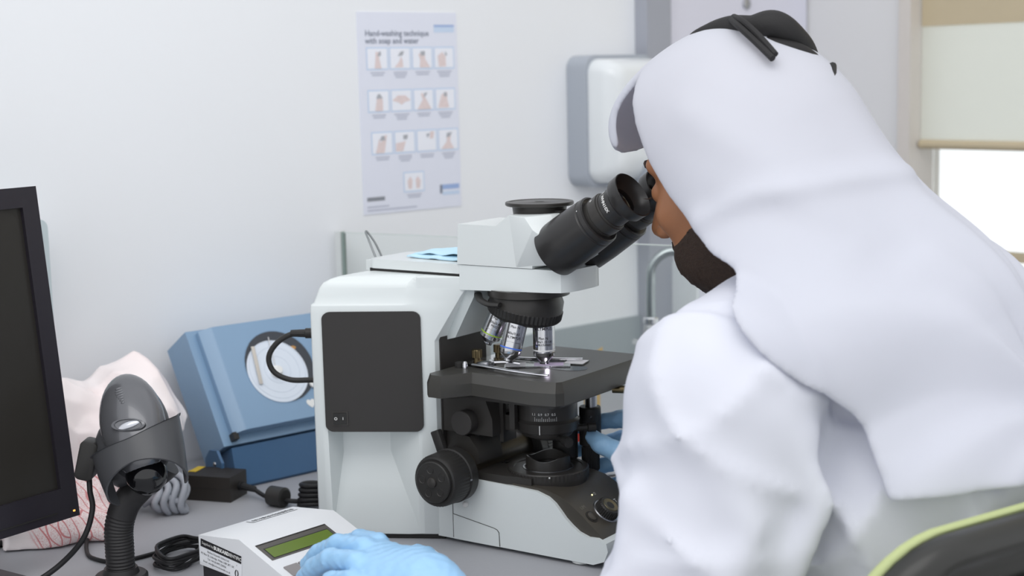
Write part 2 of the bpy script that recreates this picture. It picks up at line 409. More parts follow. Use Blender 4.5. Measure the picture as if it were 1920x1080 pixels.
# ------------------------------------------------------------------ the microscope (local x to its front, y to its far side)
MA = radians(35); MO = Vector((0.037, 1.71, T))
MXV = Vector((cos(MA), -sin(MA), 0)); MYV = Vector((sin(MA), cos(MA), 0))
def m2w(x, y, z): return MO + MXV * x + MYV * y + Vector((0, 0, z))
ms = thing('microscope', 'white and black laboratory microscope with trinocular head on the bench', 'microscope', MO, -MA)
# frame : rear housing that flares to the back, column and arm
def yp(x): return -0.1256 + (x + 0.244) * 0.5543          # near side plane
def xf(z):
    if z < 0.2365: return -0.1175
    if z < 0.2954: return -0.1175 + (z - 0.2365) / 0.0589 * 0.0315
    return -0.083
def section(z, ins=0.0):
    k = xf(z)
    near = [(k, yp(k)), (-0.134, yp(-0.134)), (-0.150 + ins * .2, yp(-0.150) + ins * .9)]
    b1 = (-0.236 + ins * .75, yp(-0.236) + ins * 1.05); b2 = (-0.2445 + ins * .85, -0.1245 + ins * 1.0); b3 = (-0.2505 + ins * .95, -0.119 + ins * .95); b4 = (-0.256 + ins, -0.104 + ins * .8)
    half = near + [b1, b2, b3, b4]
    return [(x, y, z) for x, y in half] + [(x, -y, z) for x, y in half[::-1]]
zs = [(0.006, 0), (0.2365, 0), (0.2700, 0), (0.2790, 0.0005), (0.2815, 0.0036), (0.2900, 0.0062), (0.2990, 0.0090), (0.3045, 0.0125), (0.3085, 0.0185), (0.3108, 0.0270), (0.3116, 0.0400)]
bm = newbm()
R = loft(bm, [section(z, i) for z, i in zs])
# recess in the near side below the black panel
bm.faces.ensure_lookup_table()
kill = []
for f in bm.faces:
    s_ = set(f.verts)
    if set((R[0][1], R[0][2], R[1][2], R[1][1])) == s_ or set((R[0][2], R[0][3], R[1][3], R[1][2])) == s_: kill.append(f)
bmesh.ops.delete(bm, geom=kill, context='FACES')
PD = Vector((0.875, 0.485, 0)).normalized(); PN = Vector((0.485, -0.875, 0)).normalized(); PO = Vector((-0.244, -0.1256, 0))
def pp(x, z, off=0.0):      # point of the side plane at local x and height z, off = proud
    s = (x + 0.244) / PD.x
    return PO + PD * s + Vector((0, 0, z)) + PN * off
hole = [pp(-0.231, 0.131), pp(-0.1365, 0.133), pp(-0.1395, 0.0145), pp(-0.229, 0.012)]     # TL TR BR BL
H = [bm.verts.new(p) for p in hole]
TLo, TRo, BRo, BLo = R[1][3], R[1][1], R[0][1], R[0][3]
TMo, BMo = R[1][2], R[0][2]
bm.faces.new((TLo, TMo, TRo, H[1], H[0])); bm.faces.new((TRo, BRo, H[2], H[1])); bm.faces.new((BRo, BMo, BLo, H[3], H[2])); bm.faces.new((BLo, TLo, H[0], H[3]))
dpt = -0.034
I = [bm.verts.new(p) for p in (pp(-0.222, 0.131, dpt), pp(-0.172, 0.133, dpt), pp(-0.172, 0.099, dpt), pp(-0.222, 0.097, dpt))]
bm.faces.new((H[0], H[1], I[1], I[0])); bm.faces.new((I[0], I[1], I[2], I[3]))
bm.faces.new((I[3], I[2], H[2], H[3])); bm.faces.new((I[1], H[1], H[2], I[2])); bm.faces.new((H[0], I[0], I[3], H[3]))
obj('frame', bm, MW, ms, smooth=28, bevel=0.0016)
bm = newbm()
po = rrect(-0.2325, -0.1310, 0.1300, 0.2720, 0.0085)
loft(bm, [[pp(x, z, d) for x, z in po] for d in (0.0, 0.0030)]); pnl = obj('side_panel', bm, MBP, ms, smooth=30, bevel=0.0008)
bm = newbm(); so = rrect(-0.2260, -0.2085, 0.1375, 0.1550, 0.0015)
loft(bm, [[pp(x, z, d) for x, z in so] for d in (0.002, 0.0038)]); sw = obj('switch_frame', bm, MB_, pnl, bevel=0.0003)
bm = newbm(); c0, c1 = -0.2240, -0.2105
loft(bm, [[pp(c0, .1395, .0038), pp(c1, .1395, .0038), pp(c1, .1530, .0038), pp(c0, .1530, .0038)], [pp(c0 + .0004, .1400, .0067), pp((c0 + c1) / 2, .1400, .0050), pp((c0 + c1) / 2, .1525, .0050), pp(c0 + .0004, .1525, .0067)]])
loft(bm, [[pp((c0 + c1) / 2, .1395, .0038), pp(c1, .1395, .0038), pp(c1, .1530, .0038), pp((c0 + c1) / 2, .1530, .0038)], [pp((c0 + c1) / 2, .1400, .0050), pp(c1, .1400, .0042), pp(c1, .1525, .0042), pp((c0 + c1) / 2, .1525, .0050)]])
obj('rocker', bm, MBK, sw, smooth=20)
lettering('O', .0048, axes_matrix(pp(-0.2210, .1463, .0066), PD, (0, 0, 1)), WHITEP, sw, bold=0.0001)
lettering('I', .0045, axes_matrix(pp(-0.2138, .1463, .0052), PD, (0, 0, 1)), WHITEP, sw, bold=0.0001)

# column front with its black plate
bm = newbm(); prism(bm, rrect(-0.047, 0.043, 0.09, 0.262, 0.022), 'x', -0.1185, -0.1155); obj('column_plate', bm, MBP, ms, bevel=0.0008)
# arm
bm = newbm(); prism(bm, rrect(-0.2265, -0.0845, -0.0405, 0.0405, 0.010), 'z', 0.3148, 0.3258); obj('arm_cover', bm, MWT, ms, bevel=0.0012)
bm = newbm(); box(bm, (-0.2245, -0.0395, 0.3105), (-0.086, 0.0395, 0.3149)); obj('cover_joint', bm, MBK, ms)
bm = newbm(); box(bm, (-0.240, -0.028, 0.310), (-0.2255, 0.028, 0.3225)); obj('arm_stop', bm, MWT, ms, bevel=0.002)
bm = newbm()
armp = [(-0.090, -0.0405), (0.035, -0.0405), (0.047, -0.038), (0.054, -0.030), (0.0565, -0.018), (0.0565, 0.018), (0.054, 0.030), (0.047, 0.038), (0.035, 0.0405), (-0.090, 0.0405)]
loft(bm, [[(x, y, 0.2965 + max(0, x + .075) * .035) for x, y in armp], [(x, y, 0.3255) for x, y in armp]]); obj('arm', bm, MW, ms, bevel=0.0022, bseg=3)
bm = newbm(); prism(bm, [(-0.118, .235), (-.118, .305), (-.079, .305), (-.074, .2975), (-.0755, .288), (-.088, .2665), (-.104, .2385)], 'y', -0.0335, 0.040); obj('arm_web', bm, mat('microscope_grey', '#c3cacb', .4, var=.01), ms, bevel=0.002)

# base
bm = newbm()
bp_ = [(-0.120, .0045), (.094, .0045), (.108, .010), (.113, .022), (.111, .031), (.1000, .0350), (.088, .0345), (.0758, .0385), (.0670, .0445), (.0586, .0515), (.0520, .0590), (.0449, .0665), (.036, .0725), (.0201, .0772), (-.02, .0790), (-.0686, .0800), (-.120, .0810)]
prism(bm, bp_, 'y', -0.056, 0.056); obj('base', bm, MW, ms, bevel=0.0025, bseg=3, smooth=40)
for x, y in ((.072, -.044), (.072, .044), (-.235, -.10), (-.235, .10)):
    bm = newbm(); lathe(bm, [(0, .0085), (.002, .0115), (.0065, .0115)], (x, y, 0.0), n=24); obj('foot', bm, mat('foot_white', '#d9dcda', .5), ms)
bm = newbm(); loft(bm, [[(x * .97, y * .94, z) for x, y, _ in section(.006)] for z in (.0008, .0062)]); obj('base_shadow_gap', bm, MBK, ms)  # dark filler standing in for the shadow gap under the housing
bm = newbm(); box(bm, (-0.0979, -0.0563, 0.006), (-0.0971, 0.0563, 0.0795)); obj('base_seam', bm, MBK, ms)
bm = newbm()
cvo = [(-.0972, .0052), (-.0972, .0346), (-.040, .0262), (-.0345, .0246), (-.0318, .0215), (-.0310, .0052)]
prism(bm, cvo, 'y', -0.05635, -0.0555); obj('cover_gap', bm, MBK, ms, smooth=0)
bm = newbm()
cvi = [(-.0968, .0045), (-.0968, .0339), (-.040, .0255), (-.0349, .0240), (-.0325, .0211), (-.0318, .0045)]
prism(bm, cvi, 'y', -0.0566, -0.055); obj('base_cover', bm, MW, ms, smooth=0)
# rear foot of the housing is a dark shadow gap
# dark top deck, control panel
bm = newbm(); prism(bm, [(-.100, -.0535), (-.022, -.0535), (-.010, -.050), (.01, -.050), (.01, .050), (-.022, .0535), (-.100, .0535)], 'z', .074, .0885); obj('top_deck', bm, MB_, ms, bevel=0.0012)
bm = newbm(); box(bm, (-.062, -.006, .0884), (-.055, .002, .0888)); obj('deck_socket', bm, LENS, ms)
bm = newbm()
cp = [(-.03, .03), (-.03, .0805), (.012, .0808), (.030, .0795), (.045, .0760), (.060, .0685), (.075, .0585), (.088, .0480), (.098, .0400), (.104, .0345), (.104, .03)]
prism(bm, cp, 'y', -.0515, .0515); cpo = obj('control_panel', bm, BRONZE, ms, bevel=0.0012, smooth=40)
CPN = Vector((.62, 0, .785)).normalized(); CPT = Vector((.785, 0, -.62)).normalized()   # slope normal and downhill
def cpt(x, y, off=0.0):
    zz = None
    for (x0, z0), (x1, z1) in zip(cp[1:-1], cp[2:]):
        if x0 <= x <= x1 and x1 > x0: zz = z0 + (z1 - z0) * (x - x0) / (x1 - x0)
    return Vector((x, y, zz)) + CPN * off
bm = newbm(); lathe(bm, [(-.004, .0165), (.0005, .0165), (.0012, .0155), (.0012, .0145)], cpt(.083, -.010), CPN, 48); obj('dial_ring', bm, STEEL, cpo)
bm = newbm(); lathe(bm, [(-.002, .0145, .05), (.009, .0135, .05), (.0105, .012), (.0105, .0)], cpt(.083, -.010), CPN, 64, caps=False); obj('brightness_dial', bm, MBK, cpo, smooth=25)
bm = newbm(); lathe(bm, [(.0104, .0095), (.0112, .009), (.0100, .002), (.0100, 0)], cpt(.083, -.010), CPN, 24, caps=False); obj('dial_cap', bm, mat('dial_bronze', '#6a624c', .3, .5), cpo)
bm = newbm(); lathe(bm, [(-.002, .0078), (.0006, .0078), (.0006, .0062)], cpt(.082, -.0385), CPN, 32, caps=False); obj('button_ring', bm, MBK, cpo)
bm = newbm(); lathe(bm, [(-.002, .0060), (.0016, .0058), (.0022, .0045), (.0022, 0)], cpt(.082, -.0385), CPN, 32, caps=False); obj('push_button', bm, BRONZE, cpo)
def cpm(x, y): return axes_matrix(cpt(x, y, .0004), (0, 1, 0), -CPT)
lettering('LIM', .0062, cpm(.0705, -.0385), mat('dim_print', '#7d786e', .6), cpo)
lettering('SET', .0070, cpm(.078, .016), WHITEP, cpo)
lettering('\u00d8', .0055, cpm(.0625, -.0005), mat('dim_print2', '#a9a59a', .6), cpo)
bm = newbm(); sphere(bm, cpt(.0625, -.006, .0002), .0010, 10, 6); obj('indicator_light', bm, mat('led_yellow', '#fff2b0', .3, emit=1.5), cpo)

# field lens
bm = newbm(); lathe(bm, [(.070, .044), (.0815, .0465, 0), (.0825, .0470, .018), (.0905, .0470, .018), (.0918, .0455), (.0918, .0400), (.0910, .0395), (.0910, .0300), (.0900, .0290), (.0900, .0)], n=120, caps=False); flr = obj('field_ring', bm, MB_, ms, smooth=25)
bm = newbm()
n = 64; rgs = []
for s, r in ((.088, .0262), (.0985, .0258), (1, .0254), (1, .0236), (.0935, .0228)):
    ring = []
    for i in range(n):
        t = 2 * pi * i / n
        z = s if s < 1 else .1035 + .0022 * cos(3 * t + .5)
        ring.append((r * cos(t), r * sin(t), z))
    rgs.append(ring)
loft(bm, rgs, caps=False); obj('filter_collar', bm, MB_, flr, smooth=30)
bm = newbm(); lathe(bm, [(.0915, .0235), (.094, .020), (.0955, .012), (.096, 0)], n=40, caps=False); obj('field_glass', bm, LENS, flr)
bm = newbm(); lathe(bm, [(.0901, .0295), (.0915, .0294), (.0915, .0275), (.0901, .0272)], n=64, caps=False); obj('inner_rim', bm, STEEL, flr)
bm = newbm(); sphere(bm, (.0270, -.0385, .0893), .0011, 10, 6); obj('index_dot', bm, WHITEP, flr)

# focus block, axle and knobs
AX, AZ = -0.083, 0.0865
bm = newbm(); lathe(bm, [(-.066, .0185), (.066, .0185)], (AX, 0, AZ + .006), (0, 1, 0), 40); obj('focus_axle', bm, mat('bronzed_black', '#3b352c', .3, .3), ms)
def focus_knob(sgn, name):
    k = thing.__class__ and None
    bm = newbm(); d = (0, sgn, 0); o_ = (AX, 0, AZ)
    lathe(bm, [(.064, .024), (.066, .0315), (.078, .0318), (.079, .0300), (.080, .0300), (.081, .0310, .02), (.104, .0302, .02), (.107, .0285), (.108, .0265), (.1075, .0245)], o_, d, 96); kb = obj('focus_knob', bm, MBK, ms, smooth=25)
    bm = newbm(); lathe(bm, [(.106, .0245), (.1105, .0240), (.1115, .0228), (.1115, .0)], o_, d, 48, caps=False); fk = obj('fine_knob', bm, MBK, kb)
    bm = newbm()
    for i in range(5):
        t = 2 * pi * i / 5 + .5
        lathe(bm, [(.1112, .0048), (.1120, .0045), (.1106, .0030), (.1098, 0)], (AX + .0145 * cos(t), 0, AZ + .0145 * sin(t)), d, 16, caps=False)
    lathe(bm, [(.1112, .0062), (.1135, .0058), (.1142, .0045), (.1142, 0)], (AX, 0, AZ), d, 20, caps=False)
    obj('finger_dimples', bm, MB_, fk)
    bm = newbm(); box(bm, (AX + .0287, sgn * .079 - .002, AZ - .001), (AX + .0317, sgn * .079 + .004, AZ + .0004)); obj('index_mark', bm, GREYP, kb)
focus_knob(-1, 'near'); focus_knob(1, 'far')
bm = newbm(); box(bm, (-.006, -.004, 0), (.006, .004, .028), Matrix.Translation((AX - .012, -.074, AZ + .024)) @ Matrix.Rotation(-.38, 4, 'Y')); obj('tension_lever', bm, MBK, ms, bevel=0.0015)
bm = newbm(); sphere(bm, (-.078, -.0575, .0485), (.004, .003, .0035), 14, 8); obj('lock_stud', bm, WHITEP, ms)
# substage
bm = newbm()
prism(bm, rrect(-0.118, -0.072, 0.090, 0.188, 0.005), 'y', -0.040, 0.040)
prism(bm, [(-.118, .130), (-.045, .130), (-.045, .150), (-.060, .186), (-.118, .186)], 'y', -0.046, 0.030)
obj('focus_block', bm, MB_, ms, bevel=0.002)
bm = newbm(); prism(bm, [(-.116, .095), (-.094, .130), (-.074, .128), (-.062, .114), (-.060, .098), (-.070, .094)], 'y', -0.052, -0.006); obj('lower_bracket', bm, MB_, ms, bevel=0.003)
bm = newbm(); prism(bm, [(-.072, .136), (-.072, .152), (.0, .153), (.0, .135), (-.03, .134)], 'y', -.026, .026); obj('condenser_carrier', bm, MB_, ms, bevel=0.002)
bm = newbm(); box(bm, (-.046, -.030, .121), (-.041, -.024, .186)); box(bm, (-.025, -.040, .14), (-.018, -.034, .186)); obj('guide_rod', bm, MB_, ms, bevel=0.0008)
bm = newbm(); lathe(bm, [(.040, .0125), (.052, .0140), (.0615, .0145), (.0625, .0138), (.0625, 0)], (-.0775, 0, .1455), (0, -1, 0), 40, caps=False); obj('condenser_knob', bm, MBP, ms)
bm = newbm(); lathe(bm, [(.129, .0200), (.1300, .0285), (.1325, .0300), (.1350, .0310), (.1365, .0350), (.1475, .0375, .0), (.149, .0362), (.151, .0350), (.160, .0350), (.176, .0345), (.190, .0330)], (0, 0, 0), (0, 0, 1), 80); cd_ = obj('condenser', bm, MB_, ms, smooth=30)
bm = newbm(); lathe(bm, [(.125, .0), (.125, .0160), (.130, .0175)], n=40, caps=False); obj('condenser_lens_cell', bm, MBK, cd_)
for i in range(13):
    t = radians(-80 + 3.4 * i); L = .0048 if i % 4 == 0 else .0032
    bm = newbm(); c_, s_ = cos(t), sin(t); r_ = .0353
    p = Vector((r_ * c_, r_ * s_, .1515)); tt = Vector((-s_, c_, 0)) * .00018
    bm.faces.new([bm.verts.new(q) for q in (p - tt, p + tt, p + tt + Vector((0, 0, L)), p - tt + Vector((0, 0, L)))]); obj('scale_mark', bm, WHITEP, cd_, smooth=0)
for i, s in enumerate(('1.1', '0.9', '0.7', '0.5')):
    t = radians(-82 + 12.5 * i); r_ = .0354
    M_ = axes_matrix((0, 0, .1593), Vector((-sin(t), cos(t), 0)), (0, 0, 1)); lettering(s, .0040, M_, WHITEP, cd_, bend=r_)
bm = newbm(); t = radians(-70); p = Vector((.0378 * cos(t), .0378 * sin(t), .1365)); tt = Vector((-sin(t), cos(t), 0)) * .0005
bm.faces.new([bm.verts.new(q) for q in (p - tt, p + tt, p + tt + Vector((0, 0, .0105)), p - tt + Vector((0, 0, .0105)))]); obj('index_line', bm, WHITEP, cd_, smooth=0)
bm = newbm(); lathe(bm, [(.030, .004), (.046, .004), (.047, .0055), (.056, .0055)], (0, 0, .1345), (.75, .66, 0), 20); obj('centering_screw', bm, MBK, cd_)
bm = newbm(); lathe(bm, [(.026, .0035), (.044, .0035), (.045, .0058), (.054, .0058)], (0, 0, .1300), (.85, -.5, 0), 20); obj('centering_screw', bm, MBK, cd_)

# stage
ST = 0.2065
bm = newbm()
top = [(-.1000, -.0880), (-.092, -.0960), (-.078, -.0965), (-.071, -.0830), (-.0600, -.0620), (.0300, -.0705), (.0560, -.0655), (.0600, -.0600), (.0610, .1180), (.0550, .1220), (-.0780, .1220), (-.0950, .110), (-.1000, .04)]
low = [(-.1040, -.0890), (-.094, -.1000), (-.076, -.1000), (-.068, -.0880), (-.0560, -.0690), (.0310, -.0790), (.0600, -.0730), (.0655, -.0640), (.0650, .1200), (.0570, .1250), (-.0790, .1250), (-.0980, .113), (-.1040, .04)]
def ring_at(pts, z): return [(x, y, z) for x, y in pts]
sink = [(x * .86 - .004, y * .86 + .004) for x, y in low]
loft(bm, [ring_at(sink, .1790), ring_at(low, .1815), ring_at(low, .1955), ring_at(top, ST)])
stg = obj('stage', bm, MBS, ms, smooth=25, bevel=0.0009)
bm = newbm(); prism(bm, rrect(-.09, .045, -.05, .10, .01), 'z', .172, .1795); obj('stage_lower_plate', bm, MB_, ms, bevel=0.001)
bm = newbm(); sl = [(.020 * cos(t) + (.026 if cos(t) > 0 else .006), .0155 * sin(t) + .012) for t in [2 * pi * i / 40 for i in range(40)]]
prism(bm, sl, 'z', ST - .004, ST + .0003); obj('stage_opening', bm, LENS, stg)
for x, y in ((-.089, -.012), (-.0865, .028)):
    bm = newbm(); lathe(bm, [(0, .0042), (.006, .0042), (.0065, .0062, .08), (.0150, .0062, .08), (.0158, .0055), (.0158, 0)], (x, y, ST), (0, 0, 1), 32, caps=False); obj('thumb_screw', bm, BRASS, stg, smooth=20)
bm = newbm(); lathe(bm, [(0, .0055), (.006, .0055), (.007, .004)], (-.090, -.045, ST), (0, 0, 1), 24); obj('pivot', bm, MBK, stg)
bm = newbm(); lathe(bm, [(0, .0030), (.006, .0030), (.009, .0018), (.0095, .0)], (-.0785, -.050, ST), (0, 0, 1), 20, caps=False); obj('spring_pin', bm, CHROME, stg)
hold = newbm()
box(hold, (-.094, -.036, ST + .0010), (-.063, .040, ST + .0030))
tube(hold, catmull([(-.078, -.035, ST + .003), (-.050, -.040, ST + .0032), (-.010, -.047, ST + .0030), (.025, -.046, ST + .0022), (.032, -.043, ST + .0020)], 8), [.0032] * 9 + [.0030] * 8 + [.0026] * 8 + [.0022] * 8, 10, flat=.55)
tube(hold, catmull([(-.078, .022, ST + .003), (-.045, .020, ST + .0034), (-.010, .034, ST + .0034), (.010, .046, ST + .003), (.018, .050, ST + .003)], 8), .0028, 10, flat=.7)
tube(hold, catmull([(-.072, -.030, ST + .0036), (-.055, -.022, ST + .0050), (-.040, -.018, ST + .0058), (-.030, -.010, ST + .0036)], 6), .0022, 8)
lathe(hold, [(0, .012), (.0022, .012), (.0034, .010), (.0042, .010), (.0050, .007)], (-.066, -.026, ST + .0022), (0, 0, 1), 28)
obj('slide_holder', hold, CHROME, stg, smooth=40)
# nosepiece : leans back so that the working objective hangs upright
TN = radians(13); NA = Vector((-sin(TN), 0, -cos(TN))); E1 = Vector((cos(TN), 0, -sin(TN))); NC = Vector((-.0265, 0, .2765))
bm = newbm()
lathe(bm, [(-.021, .0375), (-.012, .0425), (.000, .0428)], NC, NA, 72); lathe(bm, [(0, .047), (.008, .047)], (-.022, 0, .2905), (0, 0, 1), 64)
nsp = obj('nosepiece', bm, MB_, ms, smooth=30)
bm = newbm(); lathe(bm, [(-.001, .0425), (.000, .0438, .03), (.0090, .0432, .03), (.0115, .0410), (.0150, .0350), (.0185, .018), (.0185, 0)], NC, NA, 108, caps=False); obj('turret', bm, MBK, nsp, smooth=25)
bm = newbm(); tube(bm, catmull([(-.072, -.030, .2915), (-.060, -.042, .2870), (-.045, -.047, .2835), (-.030, -.0465, .2835)], 8), [.0045] * 25, 12, flat=.6); obj('release_lever', bm, MBK, nsp)
SIL = mat('objective_silver', '#c9cacd', 0.16, 1.0, var=0.03, scale=20)
def ringmat(n_, c_): return mat('ring_' + n_, c_, .4)
def objective(az, L, r, rc, lines, tip=.35, lab=None):
    rad = (E1 * cos(az) + Vector((0, -1, 0)) * sin(az)).normalized()
    d = (NA * cos(TN) + rad * sin(TN)).normalized(); o_ = NC + NA * .010 + rad * .0270
    bm = newbm()
    lathe(bm, [(0, r * .9), (.004, r * .9), (.0045, r), (L * .52, r), (L * .525, r * .985), (L * .53, r), (L * .70, r), (L * .705, r * .97), (L * .715, r), (L * .80, r * .97), (L * .82, r * .92), (L * .94, r * .45), (L, r * .42), (L, 0)], o_, d, 56, caps=False)
    ob = obj('objective', bm, SIL, nsp, smooth=30)
    bm = newbm(); lathe(bm, [(L * .655, r * 1.001), (L * .658, r * 1.012), (L * .685, r * 1.012), (L * .688, r * 1.001)], o_, d, 56, caps=False); obj('colour_ring', bm, ringmat(*rc), ob)
    bm = newbm(); lathe(bm, [(L * .985, r * .435), (L * 1.004, r * .43), (L * 1.004, 0)], o_, d, 28, caps=False); obj('front_lens', bm, LENS, ob)
    # engraved writing on the side that faces out towards the near side
    for s_, ttx, sz in lines:
        fv = Vector((.50, -.84, 0)); fv = (fv - d * fv.dot(d)).normalized()
        y_ = -d; x_ = y_.cross(fv)
        lettering(ttx, sz, axes_matrix(o_ + d * s_, x_, y_), BLACKP, ob, bend=r * 1.006, bold=.00008)
    if lab: ob['label'] = lab
    return ob
objective(0, .0490, .0127, ('white', '#f0f0f0'), [(.0075, 'OLYMPUS', .0050), (.0185, 'Plan N', .0042), (.0225, '100x/1.25 Oil', .0036), (.0262, '\u221e/0.17/FN22', .0036)], lab='upright chrome objective with a white ring')
objective(radians(72), .0490, .0126, ('blue', '#4a74d8'), [(.0085, 'Plan N', .0040), (.0160, '40x/0.65', .0042), (.0205, 'OLYMPUS', .0042)], lab='tilted chrome objective with a blue ring')
objective(radians(144), .0425, .0124, ('green', '#9fc52e'), [(.008, 'Plan N', .0038), (.0135, '20x/0.40', .0040), (.0175, 'FN22', .0036)], lab='tilted chrome objective with a green ring')
objective(radians(216), .0300, .0118, ('yellow', '#d8c33c'), [], lab='short chrome objective at the back of the turret')
objective(radians(288), .0310, .0118, ('red', '#b5453f'), [], lab='short chrome objective with a red ring')

# trinocular head
bm = newbm()
HY = .0415
prism(bm, [(-.0920, .3262), (-.0895, .3725), (-.0360, .3720), (-.0180, .3850), (.012, .3850), (.012, .3262)], 'y', -HY, HY)
hd = obj('head_housing', bm, MWT, ms, bevel=0.0012)
bm = newbm()
pts = []
for s in (-1, 1):
    pts += [(-.0182, s * HY, .3852), (.0095, s * HY, .3345), (-.010, s * HY, .3262), (.010, s * .052, .3842), (.0240, s * .0570, .3712), (.0660, s * .0400, .3395), (.056, s * .040, .3335), (.030, s * .03, .3862)]
vv = [bm.verts.new(p) for p in pts]; bmesh.ops.convex_hull(bm, input=vv)
obj('head_front', bm, MWT, hd, bevel=0.0010, smooth=20)
bm = newbm(); lathe(bm, [(.3835, .0300), (.3925, .0310), (.3930, .0375), (.3942, .0388), (.3968, .0388), (.3975, .0380), (.3975, .0345), (.3970, .0340), (.3972, .006), (.3978, .005), (.3978, 0)], (-.0045, 0, 0), (0, 0, 1), 64, caps=False); obj('phototube_cap', bm, MB_, ms)
EA = radians(33); ED = Vector((cos(EA), 0, sin(EA)))
EYE = mat('eyepiece_black', '#2b2a2a', 0.32, var=0.04, spec=0.5)
for sy in (-1, 1):
    o_ = Vector((.0478, sy * .0325, .3535))
    bm = newbm(); lathe(bm, [(-.016, .0290), (-.014, .0300), (.010, .0302), (.046, .0288), (.047, .0278), (.0485, .0278), (.0495, .0285), (.0545, .0280), (.0555, .0262), (.0545, .0235)], o_, ED, 64); tb = obj('eyepiece_tube', bm, EYE, ms, smooth=28)
    bm = newbm(); lathe(bm, [(.050, .0222), (.058, .0222), (.0585, .0215), (.0595, .0215), (.060, .0228), (.071, .0228), (.0715, .0215), (.0735, .0212), (.074, .0200)], o_, ED, 64); obj('dioptre_ring', bm, MB_, tb, smooth=28)
    bm = newbm(); lathe(bm, [(.072, .0205), (.088, .0200), (.0885, .0215), (.090, .0232), (.0935, .0258), (.100, .0262), (.1055, .0266), (.1062, .0258), (.1020, .0240), (.0960, .0205), (.0930, .0150), (.0926, .0150)], o_, ED, 64, caps=False); obj('eyecup', bm, EYE, tb, smooth=35)
    bm = newbm(); lathe(bm, [(.0928, .0152), (.0945, .011), (.0952, .0)], o_, ED, 40, caps=False); obj('eye_lens', bm, LENS, tb)
    y_ = ED; fv = Vector((-.25, -1, .35)); fv = (fv - ED * fv.dot(ED)).normalized()
    def wrap(txt, s_, sz, ang, r_):
        f2 = Matrix.Rotation(ang, 3, ED) @ fv; x2 = ED.cross(f2)
        lettering(txt, sz, axes_matrix(o_ + ED * s_, x2, ED), WHITEP, tb, bend=r_, bold=.00012)
    if sy < 0:
        wrap('WHN10X', .0805, .0052, radians(6), .0208); wrap('WIDEFIELD', .0805, .0040, radians(-62), .0208)
        wrap('o', .0655, .0055, radians(-28), .0232); wrap('.', .0520, .010, radians(-10), .0288)
    else:
        wrap('10X', .0655, .005, radians(40), .0232)
bm = newbm(); box(bm, (.020, -.012, .3845), (.031, .004, .389)); obj('head_catch', bm, MBK, ms, bevel=0.001)

bm = newbm(); lathe(bm, [(.089, .0150), (.150, .0150), (.152, .0140)], (-.010, .052, 0), (0, 0, 1), 36); obj('condenser_post', bm, MBK, ms)
bm = newbm(); tube(bm, catmull([(-.231, -.018, .3200), (-.246, -.013, .3420), (-.2575, -.006, .3528), (-.2565, -.003, .3520), (-.246, -.002, .3390), (-.236, -.001, .3200)], 8), .0013, 10); obj('wire_clip', bm, mat('dull_wire', '#878b8d', .4, .6), ms)
# coaxial stage drive hanging below the far side of the stage
bm = newbm(); lathe(bm, [(.140, .0072), (.180, .0072)], (.0157, .070, 0), (0, 0, 1), 28); obj('drive_rod', bm, STEEL, ms)
bm = newbm(); lathe(bm, [(.072, .0095), (.074, .0108, .05), (.100, .0108, .05), (.101, .0098), (.1025, .0098), (.104, .0130), (.134, .0130), (.1480, .0130), (.1495, .0122), (.1495, .0)], (.0140, .070, 0), (0, 0, 1), 64, caps=False); dk = obj('stage_drive_knob', bm, MBK, ms, smooth=25)
bm = newbm(); lathe(bm, [(.0129, .0016), (.0134, .0016), (.0134, .0010)], (.0140, .070, .1395), (.574, -.819, 0), 16); obj('set_screw', bm, CHROME, dk)
bm = newbm(); lathe(bm, [(0, .0046), (.020, .0046), (.022, .0050), (.026, .0050), (.027, .003)], (.055, .055, .1770), (.87, .3, 0), 20); obj('clamp_screw', bm, BRASS, ms)
# lamp cable at the back
bm = newbm()
def W2M(p):
    d = Vector(p) - MO; return Vector((d.dot(MXV), d.dot(MYV), d.z))
cb = [W2M(p) for p in ((-.236, 1.800, .988), (-.262, 1.800, .9885), (-.283, 1.800, .978), (-.2945, 1.800, .960), (-.289, 1.800, .942), (-.270, 1.800, .932), (-.245, 1.800, .931), (-.225, 1.803, .930))]
tube(bm, catmull(cb, 8), .0034, 12); cbo = obj('lamp_cable', bm, MBK, ms)
bm = newbm(); d_ = (cb[1] - cb[0]).normalized()
lathe(bm, [(-.008, .0062), (.013, .0062), (.0135, .0050), (.030, .0042, .12), (.031, .0036)], cb[0], d_, 24); obj('cable_plug', bm, MBK, cbo, smooth=25)

# slides and things left on the microscope
GL = mat('slide_glass', '#eef3f4', 0.05, trans=0.85, var=0.0); GLOW = mat('purple_glow', '#cdb9dd', .4); FROST = mat('frosted_label', '#e6e6ea', .6)
s1 = thing('glass_slide', 'glass slide with purple smear under the upright objective', 'slide', m2w(-.016, .006, ST + .0006), -MA + radians(32))
bm = newbm(); box(bm, (-.038, -.0125, 0), (.038, .0125, .0011)); obj('glass', bm, GL, s1)
bm = newbm(); box(bm, (-.037, -.0120, .0011), (-.014, .0120, .0013)); obj('label_end', bm, FROST, s1)
bm = newbm(); box(bm, (-.004, -.0095, .0011), (.030, .0095, .0012)); obj('glow', bm, GLOW, s1)  # purple lamp light on the slide, put in as a tinted patch
s2 = thing('glass_slide', 'white ended glass slide lying behind the purple one on the stage', 'slide', m2w(.000, .036, ST + .0006), -MA + radians(14))
bm = newbm(); box(bm, (-.038, -.0125, 0), (.028, .0125, .0011)); obj('glass', bm, GL, s2)
bm = newbm(); box(bm, (.004, -.0118, .0011), (.0275, .0118, .0013)); obj('label_end', bm, FROST, s2)
sp = bpy.data.lights.new('lamp_spot', 'POINT'); sp.energy = 0.006; sp.color = (.9, .8, 1); sp.shadow_soft_size = .002
spo = bpy.data.objects.new('condenser_lamp', sp); COL.objects.link(spo); spo.location = m2w(.004, -.004, ST + .0030)

